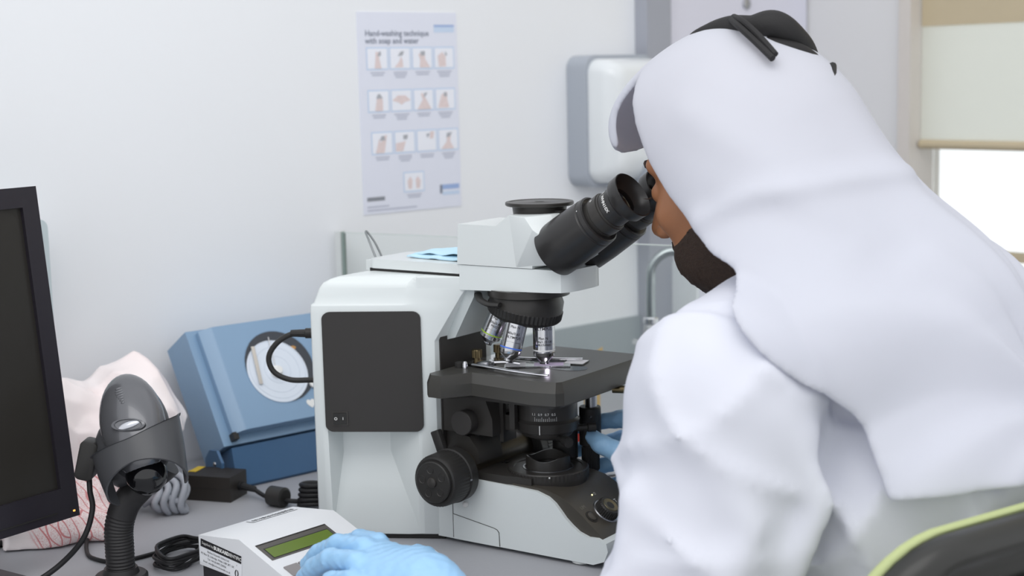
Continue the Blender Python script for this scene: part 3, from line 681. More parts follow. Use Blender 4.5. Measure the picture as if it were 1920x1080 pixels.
CLOTHB = mat('blue_cloth', '#bfe0f0', .8, var=.03, scale=80, bump=.1, bscale=400)
fc = thing('folded_cloth', 'pale blue folded cloth on top of the microscope arm', 'cloth', m2w(-.130, .012, .3264), -MA + radians(-6))
def cloth_slab(x0, x1, y0, y1, z0, th, tilt, nx=14, ny=10, seed=0):
    bm = newbm(); g = {}
    for side in (0, 1):
        for i in range(nx + 1):
            for j in range(ny + 1):
                x = x0 + (x1 - x0) * i / nx; y = y0 + (y1 - y0) * j / ny
                e = min(1, min(i, nx - i) / 2.0 + .35, min(j, ny - j) / 2.0 + .35)
                z = z0 + tilt * (x - x0) + .0012 * sin(x * 160 + seed) * cos(y * 120)
                z = max(z0, z)
                g[side, i, j] = bm.verts.new((x, y, z + side * th * e))
    for i in range(nx):
        for j in range(ny):
            bm.faces.new([g[0, i, j], g[0, i, j + 1], g[0, i + 1, j + 1], g[0, i + 1, j]]); bm.faces.new([g[1, i, j], g[1, i + 1, j], g[1, i + 1, j + 1], g[1, i, j + 1]])
    for i in range(nx):
        for j in (0, ny): bm.faces.new([g[0, i, j], g[0, i + 1, j], g[1, i + 1, j], g[1, i, j]])
    for j in range(ny):
        for i in (0, nx): bm.faces.new([g[0, i, j], g[0, i, j + 1], g[1, i, j + 1], g[1, i, j]])
    return bm
obj('lower_fold', cloth_slab(-.055, .040, -.032, .030, .0001, .0040, 0), CLOTHB, fc, smooth=60)
obj('upper_fold', cloth_slab(-.048, .042, -.026, .030, .0040, .0030, .035, seed=2), CLOTHB, fc, smooth=60)
# ------------------------------------------------------------------ marching helper: smooth solids from distance fields
def surface_nets(fn, lo, hi, h):
    n = [int(math.ceil((b - a) / h)) + 1 for a, b in zip(lo, hi)]
    ax = [np.float32(lo[i]) + np.float32(h) * np.arange(n[i], dtype=np.float32) for i in range(3)]
    X, Y, Z = np.meshgrid(*ax, indexing='ij')
    D = fn(X, Y, Z).astype(np.float32)
    ins = D < 0
    def corner(A, i, j, k): return A[i:n[0] - 1 + i, j:n[1] - 1 + j, k:n[2] - 1 + k]
    cnt = sum(corner(ins, i, j, k).astype(np.int8) for i in (0, 1) for j in (0, 1) for k in (0, 1))
    act = (cnt > 0) & (cnt < 8)
    idx = -np.ones(act.shape, np.int64); cells = np.argwhere(act); idx[act] = np.arange(len(cells))
    acc = np.zeros((len(cells), 3)); num = np.zeros(len(cells))
    c = cells
    offs = [(i, j, k) for i in (0, 1) for j in (0, 1) for k in (0, 1)]
    vals = {o: D[c[:, 0] + o[0], c[:, 1] + o[1], c[:, 2] + o[2]].astype(np.float64) for o in offs}
    for a in offs:
        for d in range(3):
            if a[d] == 0:
                b = list(a); b[d] = 1; b = tuple(b)
                va, vb = vals[a], vals[b]; m = (va < 0) != (vb < 0)
                t = np.where(m, va / np.where(m, va - vb, 1), 0)
                p = np.array(a, float)[None, :].repeat(len(c), 0); p[:, d] += t
                acc[m] += p[m]; num[m] += 1
    verts = (cells + acc / num[:, None]) * h + np.array(lo)[None, :]
    faces = []
    for d in range(3):
        e1, e2 = (d + 1) % 3, (d + 2) % 3
        s0 = [slice(None)] * 3; s1 = [slice(None)] * 3
        s0[d] = slice(0, n[d] - 1); s1[d] = slice(1, n[d])
        A, B = ins[tuple(s0)], ins[tuple(s1)]
        cr = np.argwhere(A != B)
        ok = (cr[:, e1] > 0) & (cr[:, e2] > 0) & (cr[:, e1] < n[e1] - 1) & (cr[:, e2] < n[e2] - 1)
        cr = cr[ok]
        if not len(cr): continue
        fl = A[cr[:, 0], cr[:, 1], cr[:, 2]]
        def at(o1, o2):
            q = cr.copy(); q[:, e1] -= o1; q[:, e2] -= o2
            return idx[q[:, 0], q[:, 1], q[:, 2]]
        quad = np.stack([at(1, 1), at(0, 1), at(0, 0), at(1, 0)], 1)
        quad[~fl] = quad[~fl][:, ::-1]
        faces.append(quad)
    return verts, np.concatenate(faces)
def relax(verts, faces, it=2, f=0.5):
    nv = len(verts)
    e = np.concatenate([faces[:, [i, (i + 1) % 4]] for i in range(4)])
    for _ in range(it):
        s = np.zeros_like(verts); c = np.zeros(nv)
        np.add.at(s, e[:, 0], verts[e[:, 1]]); np.add.at(c, e[:, 0], 1)
        np.add.at(s, e[:, 1], verts[e[:, 0]]); np.add.at(c, e[:, 1], 1)
        verts = verts * (1 - f) + f * s / np.maximum(c, 1)[:, None]
    return verts
def solid(name, fn, lo, hi, h, m, parent=None, it=2, loc=None, smooth=180):
    v, f = surface_nets(fn, lo, hi, h); v = relax(v, f, it)
    me = bpy.data.meshes.new(name); me.from_pydata(v.tolist(), [], f.tolist()); me.update()
    o = link(name, me, m, parent, 0, loc)
    me.polygons.foreach_set('use_smooth', [True] * len(me.polygons))
    return o
def s_ell(X, Y, Z, c, r):
    k0 = np.sqrt(((X - c[0]) / r[0]) ** 2 + ((Y - c[1]) / r[1]) ** 2 + ((Z - c[2]) / r[2]) ** 2)
    k1 = np.sqrt(((X - c[0]) / r[0] ** 2) ** 2 + ((Y - c[1]) / r[1] ** 2) ** 2 + ((Z - c[2]) / r[2] ** 2) ** 2)
    return k0 * (k0 - 1) / np.maximum(k1, 1e-6)
def s_cap(X, Y, Z, a, b, ra, rb):
    a = np.array(a, float); b = np.array(b, float); d = b - a; L = d @ d
    t = np.clip(((X - a[0]) * d[0] + (Y - a[1]) * d[1] + (Z - a[2]) * d[2]) / L, 0, 1)
    return np.sqrt((X - a[0] - t * d[0]) ** 2 + (Y - a[1] - t * d[1]) ** 2 + (Z - a[2] - t * d[2]) ** 2) - (ra + (rb - ra) * t)
def smin(a, b, k):
    h = np.clip(0.5 + 0.5 * (b - a) / k, 0, 1)
    return b * (1 - h) + a * h - k * h * (1 - h)
def smax(a, b, k): return -smin(-a, -b, k)

PLB = mat('matt_black_plastic', '#2b2a2b', .45, var=.05, spec=.4); CABLE = mat('cable_black', '#1e1e20', .5, spec=.4)
# ---- computer monitor
mo = thing('computer_monitor', 'black flat computer monitor turned sideways at the bench edge', 'monitor', (-.498, 1.68, T), radians(55))
MB1 = mat('monitor_bezel', '#26232a', .35, var=.03, spec=.5); SCRN = mat('monitor_screen', '#2d2b28', .3, var=.02, spec=.4)
zt = .055; tl = -radians(6)
def mpart(name, bm, m, parent=mo, **k):
    o = obj(name, bm, m, parent, **k)
    if parent is mo: o.location = (0, 0, zt); o.rotation_euler = (tl, 0, 0)
    return o
Wm, Hm = .402, .376
bm = newbm()
outer = [(-Wm, 0), (0, 0), (0, Hm), (-Wm, Hm)]; inner = [(-Wm + .021, .0350), (-.0205, .0350), (-.0205, Hm - .0225), (-Wm + .021, Hm - .0225)]
A = [bm.verts.new((x, .0, z)) for x, z in outer]; B = [bm.verts.new((x, .001, z)) for x, z in inner]; C_ = [bm.verts.new((x, .008, z)) for x, z in inner]; D_ = [bm.verts.new((x, .034, z)) for x, z in outer]
for P_, Q_ in ((A, B), (B, C_), (D_, A)):
    for i in range(4): bm.faces.new((P_[i], P_[(i + 1) % 4], Q_[(i + 1) % 4], Q_[i]))
bm.faces.new(D_); bz = mpart('bezel', bm, MB1, bevel=0.0012)
bm = newbm(); box(bm, (-Wm + .018, .0060, .033), (-.018, .0075, Hm - .020)); obj('screen', bm, SCRN, bz)
bm = newbm(); box(bm, (-.30, -.0006, .0085), (-.030, .0004, .0100)); obj('groove', bm, MBK, bz)
bm = newbm(); box(bm, (-.0085, -.0006, .0060), (-.0060, .0004, .0078)); obj('power_light', bm, mat('led_orange', '#ffb35a', .3, emit=1.2), bz)
bm = newbm()
loft(bm, [[(x, y, z) for x, z in rrect(-Wm + .03 + i, -.03 - i, .04 + i, Hm - .04 - i, .02)] for y, i in ((.033, 0), (.055, .02), (.062, .05))]); mpart('rear_housing', bm, MB1, smooth=40)
bm = newbm(); box(bm, (-.24, .058, .02), (-.16, .078, .24)); obj('stand_post', bm, MB1, mo, bevel=.004)
bm = newbm(); prism(bm, rrect(-.31, -.09, -.06, .13, .04), 'z', .0, .012); obj('stand_foot', bm, MB1, mo, bevel=.003)
# pale wall box behind the monitor
pb = thing('wall_box', 'pale rounded wall box mostly hidden behind the monitor', 'box', wall_frame(0, 0), WROT)
bm = newbm(); prism(bm, rrect(-.80, -.622, .978, 1.12, .012), 'y', -.05, -.0005); obj('case', bm, mat('pale_blue_grey', '#c3cfd2', .4), pb, bevel=.005)
bm = newbm(); prism(bm, rrect(-.79, -.632, .988, 1.11, .010), 'y', -.053, -.0495); obj('lid', bm, mat('pale_blue_grey2', '#d3dcde', .4), pb, bevel=.001)

# ---- barcode scanner and its stand
SG = mat('scanner_grey', '#606165', .24, .35, var=.04, spec=.6, coat=.4); SD = mat('scanner_dark', '#434447', .36, var=.04, spec=.5)
SO = Vector((-.438, 1.616, T))
st_ = thing('scanner_stand', 'black flexible gooseneck stand with curved cradle beside the monitor', 'stand', SO)
bm = newbm(); lathe(bm, [(0, .029), (.004, .029), (.006, .027), (.007, .020), (.013, .018)], n=48); obj('base', bm, PLB, st_)
path = catmull([(0, 0, .010), (0, 0, .035), (.001, 0, .060), (.010, .001, .085), (.027, .002, .104), (.044, .003, .122)], 14)
bm = newbm(); tube(bm, path, [.0160 - .0009 * (i % 2) * (1.0 if i < 34 else .25) for i in range(len(path))], 28); nk = obj('gooseneck', bm, PLB, st_, smooth=25)
bm = newbm(); lathe(bm, [(-.004, .019), (.006, .0205), (.014, .021)], path[-2], (path[-1] - path[-3]), 32); obj('collar', bm, PLB, st_)
AXS = Vector((.30, -.62, -.73)).normalized(); SUP = Vector((-.06, -.80, .60)); SUP = (SUP - AXS * SUP.dot(AXS)).normalized(); SBV = AXS.cross(SUP)     # SBV to the image left/right
SCN = Vector((.022, .004, .172))
def scn(a, b, c): return SCN + AXS * a + SBV * b + SUP * c
SM = Matrix.Identity(3)
for i in range(3): SM[i][0] = AXS[i]; SM[i][1] = SBV[i]; SM[i][2] = SUP[i]
# cradle: flared band that holds the nose of the scanner
bm = newbm(); N = 36; rows = []
prof = [(0.0, .0520, .0405), (.012, .0500, .0395), (.5, .0480, .0385), (1.0, .0440, .0360), (1.0, .0418, .0338), (.5, .0455, .0360), (.012, .0475, .0370), (0.0, .0500, .0385)]
for q_, rb, rs in prof:
    row = []
    for i in range(N + 1):
        t = radians(-122 + 244 * i / N)
        top_ = .036 - .026 * min(1, abs(t) / 1.7) ** 1.5 + .006 * t; bot_ = .062 + .016 * min(1, abs(t) / 1.6) ** 1.5
        row.append(scn(top_ + (bot_ - top_) * q_, rb * sin(t), rs * cos(t) - .002))
    rows.append(row)
VR = [[bm.verts.new(p) for p in r_] for r_ in rows]
for k in range(len(VR)):
    a_, b_ = VR[k], VR[(k + 1) % len(VR)]
    for i in range(N): bm.faces.new((a_[i], a_[i + 1], b_[i + 1], b_[i]))
bm.faces.new([r_[0] for r_ in VR]); bm.faces.new([r_[-1] for r_ in VR][::-1])
obj('cradle', bm, SD, st_, smooth=40)
bm = newbm(); tube(bm, [path[-1], scn(.040, 0, -.036), scn(.028, 0, -.024)], [.018, .017, .016], 20); obj('cradle_bracket', bm, SD, st_)
sc_ = thing('barcode_scanner', 'dark grey egg shaped barcode scanner resting in its cradle', 'scanner', SO)
bm = newbm(); sphere(bm, scn(0, 0, 0), (.064, .0355, .027), 40, 24, SM); eg = obj('top_shell', bm, SG, sc_)
bm = newbm(); sphere(bm, scn(.004, 0, -.010), (.064, .0375, .022), 40, 20, SM); obj('lower_shell', bm, SD, sc_)
bm = newbm(); sphere(bm, scn(.057, .0, -.012), .0225, 24, 16); obj('scan_window', bm, LENS, sc_)
bm = newbm(); lathe(bm, [(-.002, .0185), (.0018, .0180), (.0026, .0150), (.0012, .0140)], scn(.014, 0, .0262), SUP + AXS * .22, 40, sq=.40)
M_ = None
obj('button_rim', bm, SG, eg)
bm = newbm(); sphere(bm, scn(.014, 0, .0262), (.0052, .0135, .0032), 24, 12, SM); obj('trigger_button', bm, mat('silver_button', '#c2c4ca', .22, .8), eg)
for q, (a_, w_) in enumerate(((-.036, .0036), (-.0325, .0046), (-.029, .0052), (-.0255, .0048), (-.022, .0036), (-.0185, .0028), (-.015, .0022))):
    h_ = .027 * sqrt(max(0, 1 - (a_ / .064) ** 2)) + .0002
    bm = newbm(); sphere(bm, scn(a_, .003 - q * .0004, h_ - .0003), (.0014, w_, .0009), 12, 6, SM); obj('reflection_bar', bm, SG, eg)  # raised bars in the shape of the lamp reflections on the shell
bm = newbm(); sphere(bm, scn(.012, .028, -.030), (.040, .024, .032), 28, 16, SM); hl = obj('handle', bm, SD, sc_)
dl = Vector((-.030, .008, .122))
bm = newbm(); prism(bm, rrect(-.010, .010, -.022, .022, .006), 'y', -.012, .012, Matrix.Translation(dl + Vector((.0, 0, .012))) @ Matrix.Rotation(.25, 4, 'Y')); obj('cord_clip', bm, MBK, sc_, bevel=.002)
bm = newbm(); cpts = [(-.030, .006, .118), (-.0285, .0, .100), (-.026, -.004, .080), (-.036, -.010, .050), (-.062, -.012, .022), (-.090, -.028, .0050), (-.105, -.06, .0036), (-.125, -.12, .0036)]
tube(bm, catmull(cpts, 8), .0031, 12); obj('cord', bm, CABLE, sc_)

# ---- plastic bag
def bag_material():
    m = mat('printed_bag', '#f7f4f4', .30, var=.03, scale=12, bump=.12, bscale=60)
    nt = m.node_tree; b = nt.nodes['Principled BSDF']; mxc = [n for n in nt.nodes if n.type == 'MIX'][0]
    tc = [n for n in nt.nodes if n.type == 'TEX_COORD'][0]
    mp = nt.nodes.new('ShaderNodeMapping'); mp.inputs['Rotation'].default_value = (.4, .6, .7)
    br = nt.nodes.new('ShaderNodeTexBrick'); br.inputs['Scale'].default_value = 26; br.inputs['Mortar Size'].default_value = .018
    br.inputs['Color1'].default_value = (0, 0, 0, 1); br.inputs['Color2'].default_value = (0, 0, 0, 1); br.inputs['Mortar'].default_value = (1, 1, 1, 1)
    wv = nt.nodes.new('ShaderNodeTexWave'); wv.inputs['Scale'].default_value = 60; wv.inputs['Distortion'].default_value = 14; wv.inputs['Detail Scale'].default_value = 8
    nz = nt.nodes.new('ShaderNodeTexNoise'); nz.inputs['Scale'].default_value = 9
    nt.links.new(tc.outputs['Object'], mp.inputs['Vector'])
    for n_ in (br, wv): nt.links.new(mp.outputs[0], n_.inputs['Vector'])
    nt.links.new(tc.outputs['Object'], nz.inputs['Vector'])
    g1 = nt.nodes.new('ShaderNodeMath'); g1.operation = 'GREATER_THAN'; g1.inputs[1].default_value = .93; nt.links.new(wv.outputs['Fac'], g1.inputs[0])
    mxm = nt.nodes.new('ShaderNodeMath'); mxm.operation = 'MAXIMUM'; nt.links.new(br.outputs['Color'], mxm.inputs[0]); nt.links.new(g1.outputs[0], mxm.inputs[1])
    sp_ = nt.nodes.new('ShaderNodeSeparateXYZ'); nt.links.new(tc.outputs['Object'], sp_.inputs[0])
    lowm = nt.nodes.new('ShaderNodeMapRange'); lowm.inputs['From Min'].default_value = .115; lowm.inputs['From Max'].default_value = .075; nt.links.new(sp_.outputs['Z'], lowm.inputs['Value'])
    g2 = nt.nodes.new('ShaderNodeMapRange'); g2.inputs['From Min'].default_value = .42; g2.inputs['From Max'].default_value = .5; nt.links.new(nz.outputs['Fac'], g2.inputs['Value'])
    ml = nt.nodes.new('ShaderNodeMath'); ml.operation = 'MULTIPLY'; nt.links.new(mxm.outputs[0], ml.inputs[0]); nt.links.new(lowm.outputs[0], ml.inputs[1])
    m2 = nt.nodes.new('ShaderNodeMath'); m2.operation = 'MULTIPLY'; nt.links.new(ml.outputs[0], m2.inputs[0]); nt.links.new(g2.outputs[0], m2.inputs[1])
    m3 = nt.nodes.new('ShaderNodeMath'); m3.operation = 'MULTIPLY'; m3.inputs[1].default_value = .75; nt.links.new(m2.outputs[0], m3.inputs[0])
    fin = nt.nodes.new('ShaderNodeMix'); fin.data_type = 'RGBA'; nt.links.new(m3.outputs[0], fin.inputs['Factor']); nt.links.new(mxc.outputs['Result'], fin.inputs['A']); fin.inputs['B'].default_value = lin('#c8484e')
    pk = nt.nodes.new('ShaderNodeMix'); pk.data_type = 'RGBA'; nt.links.new(nz.outputs['Fac'], pk.inputs['Factor']); nt.links.new(fin.outputs['Result'], pk.inputs['A'])
    pk.blend_type = 'MULTIPLY'; pk.inputs['B'].default_value = lin('#fdeae8'); nt.links.new(pk.outputs['Result'], b.inputs['Base Color'])
    return m
def crumple(X, Y, Z, s, seed=0.0):
    a = np.sin(X * 31 * s + 3 * np.sin(Y * 23 * s + seed)) * np.sin(Z * 29 * s + 2.5 * np.sin(X * 19 * s + 1.3 + seed))
    b = np.abs(np.sin(X * 47 * s + Z * 38 * s + 2 * np.sin(Y * 41 * s + seed))) - .5
    c = np.abs(np.sin(Y * 57 * s - Z * 49 * s + 2.4 * np.sin(X * 37 * s + 2 + seed))) - .5
    return a * .45 + b * .6 + c * .5
def facets(X, Y, Z, n, seed, lo, hi):
    rg = np.random.RandomState(seed); P = rg.uniform(lo, hi, (n, 3)).astype(np.float32); D = np.full(X.shape, 9, np.float32)
    for p in P: D = np.minimum(D, (X - p[0]) ** 2 + ((Y - p[1])) ** 2 + (.7 * (Z - p[2])) ** 2)
    return np.sqrt(D)
def bagf(X, Y, Z):
    d = s_ell(X, Y, Z, (-.015, .03, .085), (.115, .080, .090))
    d = smin(d, s_ell(X, Y, Z, (.062, .085, .112), (.058, .055, .066)), .03)
    d = smin(d, s_ell(X, Y, Z, (-.05, -.035, .035), (.115, .055, .046)), .03)
    d = smin(d, s_ell(X, Y, Z, (.030, -.065, .012), (.055, .050, .020)), .02)
    d = d - .42 * (facets(X, Y, Z, 70, 4, (-.2, -.13, 0), (.16, .17, .22)) - .030) - .42 * (facets(X, Y, Z, 300, 9, (-.2, -.13, 0), (.16, .17, .22)) - .017)
    return np.maximum(d, .0015 - Z)
bg_ = solid('plastic_bag', bagf, (-.22, -.15, -.004), (.17, .18, .24), .0032, bag_material(), it=1, loc=(-.562, 1.850, T))
tag(bg_, 'crumpled white plastic bag with red print behind the barcode scanner', 'bag')
bg_.data.set_sharp_from_angle(angle=radians(60))

# ---- blue chart recorder
BL = mat('recorder_blue', '#7f9dba', .32, var=.02, scale=30, coat=.2); BLD = mat('recorder_dark_blue', '#46688c', .35, var=.02, scale=30)
rc = thing('chart_recorder', 'blue metal chart recorder with round window tilted back against wall', 'recorder', (-.3882, 1.975, T), radians(41))
def rpart(name, bm, m, parent=rc, **k):
    o = obj(name, bm, m, parent, **k)
    if parent is rc: o.location = (0, 0, .0582); o.rotation_euler = (-radians(31.6), 0, 0)
    return o
bm = newbm(); box(bm, (0, 0, 0), (.265, .062, .170)); cs = rpart('case', bm, BL, bevel=.0016)
bm = newbm(); prism(bm, [(-.010, .0), (-.014, .004), (-.002, .055), (.052, .030), (.09, .0)], 'x', .010, .258); obj('lower_housing', bm, BLD, rc, bevel=.0015)
bm = newbm(); prism(bm, [(-.012, .008), (.03, .008), (.03, .04), (.018, .053), (.0, .055), (-.012, .04)], 'x', -.012, -.008); br_ = obj('side_bracket', bm, BLD, rc, bevel=.001)
bm = newbm(); sphere(bm, (-.0125, .005, .036), (.002, .0032, .0032), 12, 8); obj('bracket_screw', bm, STEEL, br_)
# door with round window opening
bm = newbm()
cx, cz, rw = .112, .092, .0535; dx0, dx1, dz0, dz1 = .032, .250, .018, .160; y0 = -.020
n = 48
circ = [(cx + rw * cos(2 * pi * i / n), cz + rw * sin(2 * pi * i / n)) for i in range(n)]
bm = newbm(); prism(bm, [(dx0, y0), (dx0 - .006, y0 + .002), (dx0 - .018, -.009), (dx0 - .018, -.0002), (dx1, -.0002), (dx1, y0)], 'z', dz0 - .006, dz1 + .004)
dr = rpart('door', bm, BL, bevel=.0008)
bm = newbm(); prism(bm, circ, 'y', y0 - .0004, y0 + .0006); obj('window_well', bm, mat('well_dark', '#3c4047', .5), dr)
bm = newbm(); prism(bm, [(cx - .0065 + .0465 * cos(2 * pi * i / n), cz - .0065 + .0465 * sin(2 * pi * i / n)) for i in range(n)], 'y', y0 - .0010, y0 - .0003); ch = obj('chart_disc', bm, mat('chart_paper', '#dbe3ee', .6), dr)
for r_ in (.020, .034, .043):
    bm = newbm(); tube(bm, [(cx - .006 + r_ * cos(2 * pi * i / 40), y0 - .0010, cz - .0045 + r_ * sin(2 * pi * i / 40)) for i in range(40)], .00022, 4, closed=True); obj('chart_line', bm, mat('chart_ink', '#b4c0cf', .6), ch)
bm = newbm(); lathe(bm, [(0, .0090), (.004, .0085), (.0045, .0065, .1), (.010, .0060, .1), (.0105, .005)], (cx - .010, y0 - .001, cz - .008), (0, -1, 0), 24); obj('hub', bm, WHITEP, ch, smooth=25)
bm = newbm(); box(bm, (-.0026, -.0034, 0), (.0026, -.0018, .056), Matrix.Translation((cx - .040, y0 - .001, cz - .022)) @ Matrix.Rotation(.12, 4, 'Y')); obj('pen_arm', bm, mat('beige_arm', '#c9c3ba', .5), ch, bevel=.0004)
bm = newbm(); tube(bm, [(cx - .010, y0 - .003, cz - .008), (cx - .004, y0 - .003, cz + .044)], .0007, 8); obj('pointer', bm, STEEL, ch)
bm = newbm(); lathe(bm, [(0, .007), (.003, .007), (.004, .005)], (cx + .042, y0 - .001, cz - .034), (0, -1, 0), 20); obj('latch', bm, WHITEP, dr)
bm = newbm(); prism(bm, [(cx + .030 + .005 * cos(2 * pi * i / 12), cz + .024 + .003 * sin(2 * pi * i / 12)) for i in range(12)], 'y', y0 - .0007, y0 - .0002); obj('amber_reflection', bm, mat('reflection_amber', '#b98a4e', .5), dr)  # orange reflection in the window, put in as a flat coloured spot
bm = newbm(); lathe(bm, [(0, rw + .0012), (.0006, rw + .0012), (.0006, rw - .0006)], (cx, y0 + .0002, cz), (0, -1, 0), 64, caps=False); obj('window_rim', bm, BL, dr)
lettering('W', .0135, axes_matrix((.152, y0 - .0006, .030), (1, 0, 0), (0, 0, 1)), WHITEP, dr, bold=.0004)
lettering('\u2665', .0125, axes_matrix((.1395, y0 - .0006, .030), (1, 0, 0), (0, 0, 1)), WHITEP, dr)
bm = newbm(); box(bm, (.012, -.012, .004), (.020, -.001, .014)); obj('hinge_pin', bm, MBK, dr, bevel=.002)

# ---- power adapter
pa = thing('power_adapter', 'black power brick with ferrite cable in front of the blue recorder', 'power adapter', (-.436, 1.930, T), radians(-17.6))
bm = newbm(); box(bm, (0, 0, 0), (.069, .046, .033)); bk = obj('brick', bm, mat('brick_black', '#2c2825', .5, bump=.05, bscale=900), pa, bevel=.0022)
bm = newbm(); box(bm, (-.0003, -.0002, .0165), (.0693, .0462, .0172)); obj('case_seam', bm, MBK, bk)
bm = newbm(); box(bm, (-.0006, .010, .012), (.0006, .044, .0335)); box(bm, (-.0004, .018, .0325), (.010, .044, .0336)); obj('yellow_sticker', bm, mat('sticker_yellow', '#d8b93a', .5), bk)
bm = newbm(); lathe(bm, [(0, .0062), (.004, .0062), (.0045, .005, .1), (.024, .0040, .1), (.025, .003)], (.069, .026, .016), (1, -.12, -.12), 24); obj('strain_relief', bm, CABLE, bk, smooth=20)
bm = newbm(); tube(bm, catmull([(.090, .024, .0135), (.108, .016, .008), (.122, .006, .0085), (.150, -.004, .0095), (.165, .0, .008), (.185, .012, .005), (.200, .03, .004)], 8), .0030, 10); cbl = obj('lead', bm, CABLE, pa)
bm = newbm(); lathe(bm, [(-.013, .0100), (-.011, .0128), (.011, .0128), (.013, .0100)], (.137, -.001, .0130), (1, -.25, 0), 32); obj('ferrite_core', bm, MBK, cbl)
for q in range(5):
    bm = newbm(); z_ = .005 + .006 * q
    tube(bm, catmull([(.168, -.004 + .002 * q, z_), (.185, -.010, z_ + .003), (.205, .002, z_ + .002), (.196, .016, z_), (.176, .012, z_ + .001)], 6, closed=True), .0030, 8, closed=True); obj('cable_loop', bm, CABLE, cbl)
# ---- grey cable bundle
gc = thing('cable_bundle', 'bundle of looped grey cable between the bag and power adapter', 'cable', (-.440, 1.868, T), radians(20))
GC = mat('grey_cable', '#9a9ea6', .45, var=.03)
for q in range(4):
    bm = newbm(); x_ = -.016 + .0105 * q; k_ = .9 + .1 * (q % 2)
    tube(bm, [(x_ + .004 * sin(3 * t), .018 * cos(t) * k_ + .006 * sin(t), .0265 + .0215 * k_ * sin(t) + .003 * sin(2 * t + q)) for t in [2 * pi * i / 28 for i in range(28)]], .0044, 12, closed=True); obj('loop', bm, GC, gc)
bm = newbm(); tube(bm, catmull([(-.03, .012, .012), (-.01, -.012, .028), (.012, -.014, .018), (.024, .01, .030), (.0, .022, .036), (-.03, .014, .030)], 8), .0042, 12); obj('tie', bm, GC, gc)
# ---- black cables lying on the bench
def bench_cable(name, label, pts, r, cat='cable'):
    P0 = Vector(pts[0]); bm = newbm(); tube(bm, catmull([Vector(p) - P0 for p in pts], 10), r, 10)
    return tag(obj(name, bm, CABLE, None, loc=P0), label, cat)
z_ = T + .0026
bench_cable('thin_cable', 'thin black cable running behind the gooseneck towards the counter', [(-.515, 1.765, T + .010), (-.512, 1.752, T + .006), (-.505, 1.72, z_), (-.489, 1.685, z_), (-.455, 1.668, z_), (-.416, 1.700, z_), (-.386, 1.735, z_), (-.36, 1.745, z_)], .0024)
bench_cable('thick_cable', 'thick black cable under the monitor edge', [(-.70, 1.70, T + .0045), (-.62, 1.735, T + .0045), (-.585, 1.780, T + .0045), (-.56, 1.80, T + .0045)], .0042)
ck = thing('coiled_cable', 'loose coil of black cable beside the white counter', 'cable', (-.386, 1.672, T), 0)
for q in range(5):
    bm = newbm(); rr_ = random.Random(q); a0 = rr_.random() * 6
    tube(bm, [(.024 * cos(t) * (1 + .18 * sin(2 * t + a0)) + .004 * sin(a0), .040 * sin(t) * (1 + .14 * sin(3 * t + a0)), .0024 + .0036 * q + .0012 * sin(2 * t + a0) + .0012) for t in [2 * pi * i / 36 for i in range(36)]], .0021, 8, closed=True); obj('turn', bm, CABLE, ck)

# ---- cell counter with display
DVW = mat('counter_white', '#dfe1e4', .42, var=.008); DVB = mat('counter_black', '#232225', .5); KEY = mat('key_grey', '#8b8787', .5)
dv = thing('cell_counter', 'white desktop counter with green display and grey keys under the gloved hand', 'counter', (-.3433, 1.5817, T), radians(49))
H0 = .058
pf = [(0, H0), (-.0686, H0 + .0075), (-.128, H0 - .0152), (-.205, H0 - .0440), (-.205, .014), (-.10, .020), (0, .0255)]
bm = newbm(); prism(bm, pf, 'x', 0, .1335); bd = obj('housing', bm, DVW, dv, bevel=.0022)
bm = newbm(); prism(bm, [(-.003, .001), (-.003, .0265), (-.10, .021), (-.202, .0150), (-.202, .001)], 'x', .002, .1315); obj('base', bm, DVB, dv, bevel=.0015)
DS = Vector((0, -.0594, -.0227)).normalized(); DN = Vector((0, -.0227, .0594)).normalized()
def dpt_(x, y, off=0): return Vector((x, -y, H0 + .0075 - (y - .0686) * .3822)) + DN * off
def slab(x0, x1, y0, y1, o0, o1, name, m, parent, bev=0):
    bm = newbm(); loft(bm, [[dpt_(x0, y0, o), dpt_(x1, y0, o), dpt_(x1, y1, o), dpt_(x0, y1, o)] for o in (o0, o1)]); return obj(name, bm, m, parent, bevel=bev)
lb = slab(.0080, .1050, .0845, .1115, -.002, .0006, 'display_bezel', mat('lcd_bezel', '#55524f', .4), bd, .0003)
slab(.0085, .1045, .0850, .0862, .0005, .0009, 'bezel_shadow_line', MBK, lb); slab(.0120, .1010, .0925, .1095, .0004, .0008, 'display_frame', MBK, lb)
slab(.0130, .1000, .0938, .1088, .0006, .0010, 'display_glass', mat('lcd_green', '#61762f', .3, var=.12, scale=18), lb)
for r_ in range(3):
    for c_ in range(6):
        slab(.010 + .0195 * c_, .0275 + .0195 * c_, .126 + .022 * r_, .142 + .022 * r_, -.001, .0016, 'key', KEY, bd, .0006)
# sticker on the left end (local x = 0)
stt = bpy.data.objects.new('tmp', None); bpy.data.objects.remove(stt)
def sd(y, z, off=.0004):
    r_ = -.105; yy = y * cos(r_) - z * sin(r_); zz = y * sin(r_) + z * cos(r_)
    return Vector((-off, -(.0035 + yy), H0 - .0008 + zz))
def sdrect(y0, y1, z0, z1, m, name, off, parent):
    bm = newbm(); bm.faces.new([bm.verts.new(sd(y, z, off)) for y, z in ((y0, z0), (y1, z0), (y1, z1), (y0, z1))]); return obj(name, bm, m, parent, smooth=0)
sk = sdrect(0, .0700, -.0285, -.0010, mat('sticker_white', '#e8eaee', .5, var=.01), 'sticker', .0003, bd)
sdrect(.001, .0690, -.0105, -.0018, mat('sticker_black', '#1f1e22', .5), 'sticker_band', .0005, sk)
def sdm(y, z): return axes_matrix(sd(y, z, .0007), sd(1, 0, 0) - sd(0, 0, 0), sd(0, 1, 0) - sd(0, 0, 0))
lettering('Supplied by', .0042, sdm(.0035, -.0058), WHITEP, sk, align='LEFT')
